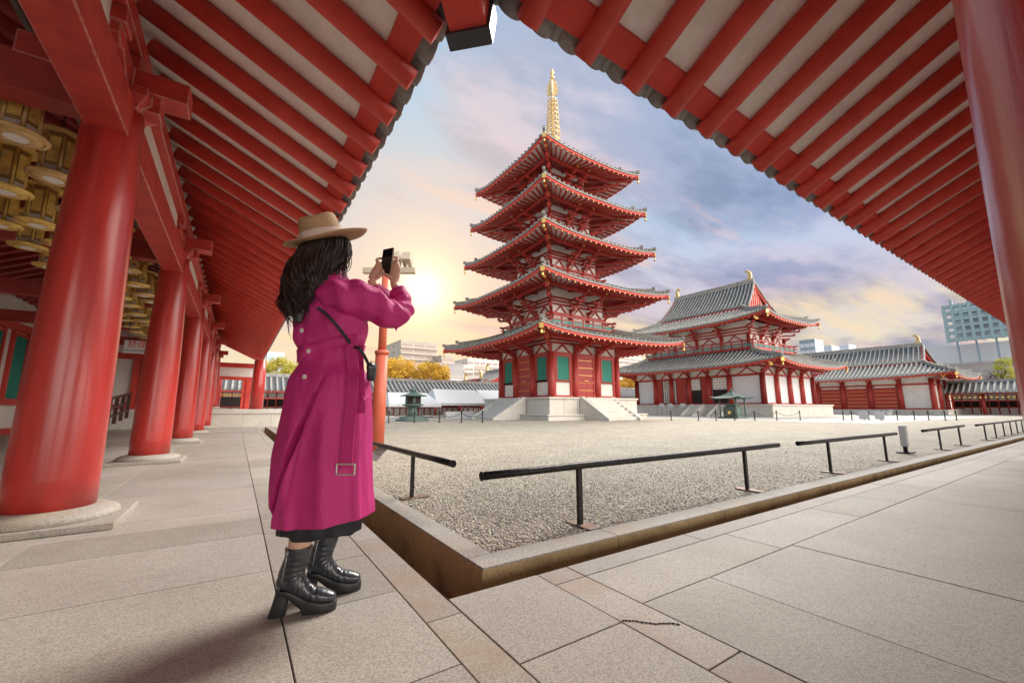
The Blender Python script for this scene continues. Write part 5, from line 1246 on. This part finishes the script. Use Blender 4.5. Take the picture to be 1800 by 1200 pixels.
# legs
b.path([Vector((.07, -.04, .85)), Vector((.045, -.05, .50)), Vector((-.010, -.045, .38)), Vector((-.026, -.046, .30)), Vector((-.038, -.05, .235)), Vector((-.045, -.052, .15))], [.095, .062, .058, .050, .036, .018], 16)
b.path([Vector((.0, .06, .85)), Vector((.02, .12, .50)), Vector((.018, .13, .38)), Vector((.010, .138, .30)), Vector((-.002, .138, .235)), Vector((-.008, .138, .15))], [.095, .062, .058, .048, .034, .018], 16)
person = b.build('person', SKIN); md = person.modifiers.new('merge', 'REMESH'); md.mode = 'VOXEL'; md.voxel_size = .0034; md.use_smooth_shade = True
ms = person.modifiers.new('smooth', 'SMOOTH'); ms.iterations = 3; ms.factor = .5
tag(person, 'woman in a magenta coat, straw hat and black boots photographing the pagoda', 'person')
P_ = person
for s_ in (-1, 1):
    b = MB(); q = HC+fd*.080+sd_*(s_*.030)+ud*.018; b.lathe(q, [(.001, -.010), (.008, -.006), (.0105, 0), (.008, .006), (.001, .010)], 12); b.build('eye', BUT, P_)
b = MB(); q = wl(674, 482, .190); b.path([q+Vector((.004, -.002, 0)), q+Vector((-.006, -.002, .001))], .0045, 8, flat=.5); b.build('fingernail', NAIL, P_)
# ---- coat
CT = [(.352, -.140, .250, .195), (.40, -.155, .248, .19), (.51, -.170, .238, .18), (.64, -.176, .232, .17), (.76, -.170, .228, .157), (.90, -.158, .222, .144), (.98, -.140, .206, .132), (1.05, -.110, .168, .110), (1.10, -.112, .160, .104), (1.16, -.136, .174, .114), (1.25, -.150, .182, .117), (1.33, -.145, .170, .113), (1.40, -.130, .150, .108), (1.45, -.100, .110, .092), (1.49, -.070, .070, .070), (1.525, -.052, .05, .058)]
def crease(z): return lerp(-.120, .045, (z-.39)/.56)     # r of the open back pleat
def coat_pt(th, z, off=0.0):
    Lx, Rx, d = interp(CT, z); c, w_ = (Lx+Rx)/2, (Rx-Lx)/2
    ex = .86
    x = math.copysign(abs(cos(th))**ex, cos(th)); y = math.copysign(abs(sin(th))**ex, sin(th))
    k = max(0, min(1, (1.02-z)/.6)); n = 0
    n += k*(.007*sin(th*5+1.3+z*1.2)+.0055*sin(th*9-.6+z*.8)+.003*sin(th*17+2.1+z*3))
    if z > 1.02: kk = min(1, (z-1.02)/.06)*max(0, min(1, (1.45-z)/.1)); n += kk*(.0045*sin(th*4+z*26)+.0035*sin(th*7-z*38+1)+.006*mnoise.noise(Vector((cos(th)*3, sin(th)*3, z*9))))
    n += .003*mnoise.noise(Vector((cos(th)*4, sin(th)*4, z*6)))
    if z < 1.06 and z > .9: n += .005*abs(sin(th*11+.4))*(1-abs(z-.98)/.08)
    r_ = c+(w_+n+off)*x; bb = (d+n+off)*y
    if y < -.2 and z < 1.0:
        dx = r_-crease(z); dp = .085*min(1, (1.0-z)/.25)
        wd = .018+.05*max(0, (.95-z))
        bb += dp*(max(0, 1+dx/wd)**1.3 if dx < 0 else exp(-(dx/.005)**2))
        if dx > 0: bb -= .014*exp(-((dx-.012)/.03)**2)*min(1, (1-z)/.15)
    if y < -.2 and z < 1.0:                                   # soft long folds falling from the belt
        bb += .008*min(1, (1-z)/.2)*sin((r_-.02*(1-z))*42+z*2)
    return Vector((r_, bb, z))
def coat_b(r, z, off=.004):
    best = None
    for i in range(181):
        th = -pi+pi*i/180; p = coat_pt(th, z, off)
        if best is None or abs(p.x-r) < best[0]: best = (abs(p.x-r), p.y)
    return Vector((r, best[1], z))
b = MB(); R = []; z = .352
zs_ = []
while z < 1.525: zs_.append(z); z += .0095
NT = 150
for i, z in enumerate(zs_):
    R.append([coat_pt(-pi+2*pi*j/NT, z) if i else coat_pt(-pi+2*pi*j/NT, z) for j in range(NT)])
for ring in R[:14]:
    for p in ring: p.z += (p.x+.17)*.075*(1-(p.z-.352)/.13) if p.z < .482 else 0
b.rings(R)
# shoulders, sleeves with gathered folds
def sleeve(pts, rs, seed, tie=None):
    # resample and fold
    P = []; n = 46; k = len(pts)-1
    for i in range(n+1):
        t = i/n*k; a = min(int(t), k-1); f = t-a
        p0, p1, p2, p3 = pts[max(a-1, 0)], pts[a], pts[a+1], pts[min(a+2, k)]
        q = .5*((2*p1)+(-p0+p2)*f+(2*p0-5*p1+4*p2-p3)*f*f+(-p0+3*p1-3*p2+p3)*f**3)
        P.append((q, lerp(rs[a], rs[a+1], f)))
    R = []; prev = None; m_ = 36
    for i, (q, r_) in enumerate(P):
        d = (P[min(i+1, n)][0]-P[max(i-1, 0)][0]).normalized()
        a = d.cross(Vector((0, 1, 0))).normalized() if prev is None else (prev-d*prev.dot(d)).normalized(); prev = a; c_ = a.cross(d); ring = []
        for j in range(m_):
            th = 2*pi*j/m_; rr_ = r_*(1+.075*sin(i*1.0+3*sin(th+seed))+.075*sin(i*.5+2*th+seed)+.12*mnoise.noise(Vector((cos(th)*2, sin(th)*2, i*.16+seed))))
            ring.append(q+a*cos(th)*rr_+c_*sin(th)*rr_)
        R.append(ring)
    b.rings(R)
sleeve([Vector(p) for p in ((-.01, -.06, 1.36), (.06, -.07, 1.365), (.145, -.05, 1.355), (.235, -.01, 1.325), (.300, .035, 1.300), (.322, .085, 1.335), (.320, .125, 1.385), tuple(RW.lerp(Vector((.32, .125, 1.385)), .35)))], [.066, .080, .090, .082, .066, .060, .053, .042], 1.0)
sleeve([Vector(p) for p in ((.02, .07, 1.38), (.08, .12, 1.39), (.15, .19, 1.375), (.205, .235, 1.36), (.225, .23, 1.40), tuple(LWr.lerp(LE, .22)))], [.08, .085, .078, .064, .052, .038], 2.2)
b.path([Vector((-.055, -.01, 1.49)), Vector((-.01, -.02, 1.515)), Vector((.045, 0, 1.505))], [.03, .035, .03], 12)
coat = b.build('coat', COAT, P_); md = coat.modifiers.new('merge', 'REMESH'); md.mode = 'VOXEL'; md.voxel_size = .005; md.use_smooth_shade = True
ms = coat.modifiers.new('smooth', 'SMOOTH'); ms.iterations = 2; ms.factor = .4
coat['label'] = 'long magenta coat'
# hanging sleeve tie, stitched hem line
b = MB(); q = wl(690, 566, .03); b.prism([q, q+Vector((.03, .0, .035)), q+Vector((.045, 0, .02)), q+Vector((.018, 0, -.045))], (0, .006, 0)); b.build('sleeve_tie', COAT, coat)
# belt
b = MB(); R0, R1 = [], []
def belt_z(r): return 1.078+(r+.13)*.30
rows_ = []
for zz in (-.027, -.024, 0, .024, .027):
    row = []
    for j in range(97):
        th = -pi+2*pi*j/96; p = coat_pt(th, 1.10, 0); front = p.y < 0
        z = (belt_z(p.x) if front else 1.12-(p.x-.17)*.05)+zz; q = coat_pt(th, z, .010 if abs(zz) < .026 else .0); q.z = z; row.append(q)
    rows_.append(row)
b.grid(rows_); b.build('belt', COAT, coat)
# belt tail with buckle, hanging in front of the right side
def ribbon(pts, w_, th_, name, m, par, up=None):
    b = MB()
    Lf, Rt = [], []
    for i, p in enumerate(pts):
        d = (pts[min(i+1, len(pts)-1)]-pts[max(i-1, 0)]).normalized(); s = d.cross(Vector((0, -1, 0))).normalized()*w_/2
        Lf.append(p-s); Rt.append(p+s)
    n = Vector((0, -th_, 0))
    for i in range(len(pts)-1):
        vs = [Lf[i], Rt[i], Rt[i+1], Lf[i+1]]; vs += [v+n for v in vs]
        b.add(vs, [(0, 1, 2, 3), (7, 6, 5, 4), (0, 4, 5, 1), (2, 6, 7, 3), (1, 5, 6, 2), (3, 7, 4, 0)], False)
    return b.build(name, m, par)
def surf(px, py, off=.012):
    q = wl(px, py, -.12)
    for _ in range(4): c_ = coat_b(q.x, q.z, off); q = wl(px, py, c_.y)
    return q
tl = [surf(621+(612-621)*t+3*sin(t*5), 600+222*t, .020) for t in [i/14 for i in range(15)]]
for i in range(1, 15): tl[i].y = min(tl[i].y, tl[i-1].y+.001)
tp = ribbon(tl, .050, .007, 'belt_tail', COAT, coat)
tl2 = [surf(632+4*t, 606+120*t, .010) for t in [i/8 for i in range(9)]]; ribbon(tl2, .035, .004, 'belt_loop_end', COAT, coat)
kb = surf(622, 603, .02); b = MB(); b.cbox(kb, (.045, .022, .05)); b.build('belt_knot', COAT, coat, bevel=.008)
b = MB(); c_ = tl[-1]+Vector((0, -.010, -.004)); 
for s_ in (-1, 1): b.bar(c_+Vector((s_*.038, 0, -.020)), c_+Vector((s_*.038, 0, .022)), .007, .007)
for s_ in (-1, 1): b.bar(c_+Vector((-.041, 0, s_*.021)), c_+Vector((.041, 0, s_*.021)), .007, .007)
b.build('buckle', mat('silver_buckle', (.75, .68, .66), .25, .9), tp, bevel=.002)
for px, py in ((531, 581), (543, 617), (536, 662)):
    q = surf(px, py, .013); b = MB(); nrm = Vector((-.35, -.93, 0)); b.tube(q, q+nrm*.005, .0105, n=16); bt = b.build('button', BUT, coat, bevel=.001)
    b = MB()
    for s_ in (-1, 1): b.tube(q+nrm*.0052+Vector((0, 0, s_*.003)), q+nrm*.0058+Vector((0, 0, s_*.003)), .0012, n=6)
    b.build('thread_hole', INK, bt)
b = MB(); p = [surf(x_, y_, .010) for x_, y_ in ((633, 682), (648, 668), (655, 690), (641, 704))]; b.prism(p, (0, -.006, 0)); b.build('pocket_flap', COAT, coat, bevel=.002)
# placket edge running down the back
pl = [surf(558+(498-558)*t, 655+255*t, .007) for t in [i/12 for i in range(13)]]; ribbon(pl, .006, .002, 'placket_seam', COAT, coat)
# skirt
b = MB(); R = []
for i in range(14):
    z = .315+i*.016; ring = []
    for j in range(90):
        th = 2*pi*j/90; n_ = .006*sin(th*13)+.005*sin(th*7+1); ring.append(Vector((.032+(.168+n_)*cos(th)+0*z, (.150+n_)*sin(th), z+.006*sin(th*5)*(i == 0))))
    R.append(ring)
b.rings(R); b.build('skirt', SKIRT, P_)
# ---- boots
def boot(off, yaw_, sc=1.0):
    u = Vector((cos(yaw_), sin(yaw_), 0)); s = Vector((-sin(yaw_), cos(yaw_), 0)); Z = Vector((0, 0, 1)); o = Vector(off)
    T = lambda a, c, z: o+u*(a*sc)+s*(c*sc)+Z*z
    b = MB(); path = [(.060, .264, .066, .068), (.057, .235, .063, .065), (.050, .205, .057, .059), (.044, .178, .052, .055), (.042, .152, .049, .056), (.052, .126, .048, .055), (.078, .106, .046, .046), (.112, .084, .042, .035), (.150, .067, .045, .030), (.188, .060, .047, .029), (.222, .054, .042, .025), (.247, .049, .032, .019), (.260, .045, .018, .010)]
    R = []; k = len(path); NS = 5; 
    dense = []
    for i in range(k-1):
        for q in range(NS): t = q/NS; dense.append(tuple(lerp(a, c, t) for a, c in zip(path[i], path[i+1])))
    dense.append(path[-1]); k = len(dense)
    for i, (a, z, hw, hn) in enumerate(dense):
        d0 = dense[max(i-2, 0)]; d1 = dense[min(i+2, k-1)]; d = Vector((d1[0]-d0[0], d1[1]-d0[1])).normalized(); nx, nz = -d.y, d.x
        if i < 3: nx, nz = 1.0, .0
        ring = []
        for j in range(28):
            th = 2*pi*j/28; wr = 1+(.045*sin(i*1.5+2.2*cos(th)+th) if 4 < i < 44 else .0)*(.5+.5*abs(sin(th))) ; ring.append(T(a+nx*cos(th)*hn*wr, sin(th)*hw*wr, z+nz*cos(th)*hn*wr))
        R.append(ring)
    # orientation of the normal flips from horizontal (shaft) to vertical (foot): nx>0 at the shaft points backwards
    b.rings(R)
    # heel counter
    b.path([T(-.040, 0, .122), T(-.028, 0, .123), T(-.005, 0, .126), T(.03, 0, .128), T(.07, 0, .112)], [.008, .024, .033, .036, .036], 18)
    b.path([T(-.012, 0, .115), T(.004, 0, .155), T(.026, 0, .20), T(.045, 0, .24)], [.022, .030, .034, .036], 18)
    bt = b.build('boot', LEATH, P_); m1 = bt.modifiers.new('merge', 'REMESH'); m1.mode = 'VOXEL'; m1.voxel_size = .0035; m1.use_smooth_shade = True; m2 = bt.modifiers.new('smooth', 'SMOOTH'); m2.iterations = 2; m2.factor = .45
    b = MB(); hw_ = [(-.036, .0), (-.034, .018), (-.028, .030), (-.01, .035), (.03, .037), (.06, .035), (.09, .036), (.115, .040), (.14, .045), (.17, .048), (.195, .048), (.22, .044), (.243, .036), (.259, .024), (.266, .010)]; out = hw_+[(a, -c) for a, c in hw_[:0:-1]]
    def sz(a): return .0 if a > .115 else (.115-a)/.075*.070 if a > .04 else .070+(.04-a)*.25
    def tz(a): return .040 if a > .15 else .040+(.15-a)*.48 if a > .02 else .1024
    rg = [[T(a, c, sz(a) if sz(a) > .001 else .0) for a, c in out], [T(a, c*1.02, (sz(a)+tz(a))/2) for a, c in out], [T(a, c, tz(a)) for a, c in out]]
    b.rings(rg, smooth=True); b.build('platform_sole', SOLE, bt, bevel=.004)
    b = MB(); rg = []
    for z, a0, a1, h in ((.0, -.062, .022, .040), (.05, -.045, .026, .036), (.085, -.036, .032, .034), (.097, -.034, .036, .034)):
        rg.append([T((a0+a1)/2+math.copysign(abs(cos(t))**.5, cos(t))*(a1-a0)/2, math.copysign(abs(sin(t))**.5, sin(t))*h, z) for t in [2*pi*j/24 for j in range(24)]])
    b.rings(rg, smooth=True); b.build('block_heel', SOLE, bt, bevel=.003)
    b = MB(); b.path([T(.018, -.052, .262), T(.008, -.046, .20), T(-.002, -.036, .15), T(-.018, -.032, .10)], .0028, 5); b.path([T(.018, -.054, .262), T(.016, -.054, .238)], .004, 6); b.build('zip', GREYM, bt)
    return bt
h0 = Vector((-.078, -.060, 0)); boot(h0, radians(15), .80); boot(Vector((-.040, .125, 0)), radians(20), .80)
# ---- hair
HV = [(1.225, -.105, -.050, -.125, .02), (1.26, -.130, -.035, -.120, .036), (1.31, -.150, -.022, -.110, .050), (1.37, -.160, -.008, -.092, .062), (1.43, -.160, .010, -.070, .076), (1.49, -.154, .028, -.042, .092), (1.55, -.144, .045, -.016, .102), (1.61, -.132, .058, .0, .106), (1.665, -.120, .058, .0, .10), (1.70, -.10, .04, 0, .08)]
def hatz(p): return 1.662+.24*(p.x+.034)+.344*p.y
def hv(th, z, k=1.0): Lx, Rx, bc, d = interp(HV, z); return Vector(((Lx+Rx)/2+(Rx-Lx)/2*cos(th)*k, bc+d*sin(th)*k, z))
b = MB(); R = []
for i in range(44):
    z = 1.225+.475*i/43; ring = [hv(2*pi*j/40, z, .93-.42*max(0, (1.45-z)/.22)+.03*sin(j*2.2+z*30)) for j in range(40)]
    for p in ring: p.z = min(p.z, hatz(p))
    R.append(ring)
# the hair opens at the front so the face shows from the other side
b.rings(R); hair = b.build('hair', HAIR, P_)
rnd = random.Random(11); b = MB()
for i in range(120):       # locks: bundles of fine strands sharing one wave
    th = rnd.uniform(-pi*1.04, pi*.04) if i % 6 else rnd.uniform(0, 2*pi); ze = rnd.uniform(1.215, 1.36) if i % 3 else rnd.uniform(1.34, 1.46); ph = rnd.uniform(0, 6.28); fr = rnd.uniform(26, 36); am = rnd.uniform(.010, .024); sw = rnd.uniform(-.35, .35); k0 = rnd.uniform(.98, 1.07)
    base = []
    for q in range(30):
        t = q/29; z = lerp(1.69, ze, t); p = hv(th+sw*t+.15*sin(t*4+ph)*t, max(z, 1.228), k0); a = am*min(1, t*1.5)**1.4
        p.x += a*sin(z*fr+ph); p.y += a*cos(z*fr+ph)*.9; p.z = min(z+.006*sin(z*fr*2+ph)*t, hatz(p)); base.append(p)
    for m_ in range(11):
        ox, oy, dph = rnd.gauss(0, .0065), rnd.gauss(0, .0055), rnd.uniform(-.25, .25); end = rnd.randint(24, 30); pts, rs = [], []
        for q in range(end):
            t = q/29; sp_ = (.9+.9*sin(pi*min(1, t*1.1)))*(1-.55*t**4); p = base[q].copy(); p.x += ox*sp_+.003*sin(t*22+dph*9+m_)*t; p.y += oy*sp_+.003*cos(t*19+m_)*t; p.z = min(p.z, hatz(p)); pts.append(p); rs.append(.0031*(1-.75*(q/(end-1))**3))
        b.path(pts, rs, 4, flat=.7, caps=False)
b.build('hair_waves', HAIR, hair)
b = MB()
for i in range(34):   # loose wisps on the left outline and by the cheek
    if i < 16:
        y0 = rnd.uniform(430, 500); q0, q1, q2, q3 = wl(535-rnd.uniform(0, 12), y0, -.05), wl(516-rnd.uniform(0, 8), y0+35, -.07), wl(503-rnd.uniform(0, 8), y0+rnd.uniform(55, 85), -.08), wl(512+rnd.uniform(-16, 12), y0+rnd.uniform(90, 120), -.09)
    else:
        j = rnd.uniform(-5, 5); q0, q1, q2, q3 = wl(604+j, 424, .0), wl(614+j*.5, 440, -.01), wl(600+j, 466, -.05), wl(604+j*1.6, 488+j, -.09)
    pts = []
    for t in [k/14 for k in range(15)]:
        p = q0*(1-t)**3+q1*3*t*(1-t)**2+q2*3*t*t*(1-t)+q3*t**3; p.x += .006*sin(t*15+i)*t; pts.append(p)
    b.path(pts, [.0042*(1-t/16)+.0006 for t in range(15)], 5, flat=.6)
b.build('loose_wisps', HAIR, hair)
# ---- hat
tilt = radians(13.5); hc = Vector((-.034, 0, 1.674)); M = Matrix.Translation(hc) @ Matrix.Rotation(-tilt, 4, 'Y') @ Matrix.Rotation(radians(19), 4, 'X')
b = MB(); nb_ = 64; ringsH = []
def HP(r_, a, z): return M @ Vector((r_*cos(a), r_*sin(a), z))
prof = [(.085, -.004), (.12, -.006), (.16, -.007), (.190, -.004), (.199, .0), (.1995, .0035), (.190, .001), (.16, -.002), (.125, 0), (.106, .004), (.101, .015), (.098, .040), (.093, .075), (.088, .100), (.080, .113), (.066, .117), (.050, .110), (.03, .100), (.004, .096)]
for r_, z in prof:
    ring = []
    for j in range(nb_):
        a = 2*pi*j/nb_; zz = z; rr2 = r_
        if r_ > .15: zz += .012*(abs(cos(a))**2)*((r_-.15)/.05)+.002*sin(a*5)
        if z > .07: zz += .008*cos(2*a)*(1 if z > .09 else .4)-.004*sin(a); rr2 *= 1-.05*max(0, cos(a-pi*.3))**4
        p = HP(rr2, a, zz)
        if r_ < .13: p -= (M.to_3x3() @ Vector((.018, 0, 0)))*min(1, (.13-r_)/.03 if z > 0 else (.13-r_)/.045)
        ring.append(p)
    ringsH.append(ring)
b.rings(ringsH, caps=True); hat = b.build('hat', STRAW, P_)
b = MB(); rg = []
for k, (r_, z) in enumerate(((.108, .004), (.113, .010), (.1105, .028), (.108, .045), (.1035, .047))):
    rg.append([HP(r_+.0012*sin(a*6+k*.6), a, z+.002*sin(a*3))-(M.to_3x3() @ Vector((.018, 0, 0))) for a in [2*pi*j/64 for j in range(64)]])
b.rings(rg, caps=False); b.build('hat_band', BAND, hat)
b = MB()
for k in range(3): b.path([HP(.1135-.03*.1*k, a, .012+k*.011+.003*sin(a*2+k))-(M.to_3x3() @ Vector((.018, 0, 0))) for a in [2*pi*j/48 for j in range(49)]], .0016, 5)
b.build('band_pleats', BAND, hat)
# ---- strap on the coat and the bag it carries
st = [surf(558+ (648-558)*t**.85, 541+ (655-541)*t**1.15, .024) for t in [i/16 for i in range(11)]]+[wl(632, 612, -.115), wl(641, 626, -.10), wl(648, 640, -.08), wl(652, 650, -.06)]; st = [Vector((-.03, -.03, 1.50))]*0+st
def finish_bag():
    r = root('shoulder_bag', 'small black bag on a thin black shoulder strap at the woman\'s right hip', 'bag', (0, 0, 0))
    s_ = ribbon(st, .014, .003, 'strap', STRAPM, r)
    b = MB(); c_ = wl(653, 654, -.045); b.lathe((c_.x, c_.y, c_.z-.055), [(.018, .015), (.026, .02), (.029, .04), (.029, .075), (.024, .09), (.012, .095)], 20, sx=.62, sy=1.35); b.build('bag_body', STRAPM, r)
    b = MB(); b.lathe((c_.x, c_.y, c_.z+.012), [(.0300, 0), (.0310, .004), (.0300, .024), (.018, .030)], 20, sx=.64, sy=1.38); b.build('bag_flap', LEATH, r)
    b = MB(); b.tube(st[-1]+Vector((0, -.004, .0)), c_+Vector((0, -.01, .05)), .005, n=8); b.cbox(st[-1]+Vector((0, -.004, 0)), (.016, .008, .03)); b.build('strap_buckle', GREYM, r); return r
bag = finish_bag()
# ---- phone
pc = wl(680.5, 460, .224); nrm = Vector((-.42, -.90, .10)).normalized(); sx_ = nrm.cross(Vector((0, 0, 1))).normalized()*-1; up_ = sx_.cross(nrm); 
if up_.z < 0: up_ = -up_
ph = root('smartphone', 'black smartphone with a pale rim held up in both hands', 'phone', (0, 0, 0))
def slabp(cen, w_, h_, t_, m, name, par, bev):
    b = MB(); vs = []
    for k in (-1, 1):
        for i, j in ((-1, -1), (1, -1), (1, 1), (-1, 1)): vs.append(cen+sx_*(w_/2*i)+up_*(h_/2*j)+nrm*(t_/2*k))
    b.add(vs, [(0, 3, 2, 1), (4, 5, 6, 7), (0, 1, 5, 4), (1, 2, 6, 5), (2, 3, 7, 6), (3, 0, 4, 7)]); return b.build(name, m, par, bevel=bev)
slabp(pc, .076, .158, .009, PHE, 'phone_case', ph, .003); slabp(pc+nrm*.0050, .070, .150, .0015, PHB, 'screen', ph, .0005)
c_ = pc-nrm*.0055+up_*.055-sx_*.018; slabp(c_, .024, .030, .003, PHB, 'camera_bump', ph, .001)
for o_ in (person, bag, ph): o_.location = WL; o_.rotation_euler = (0, 0, -YAW)
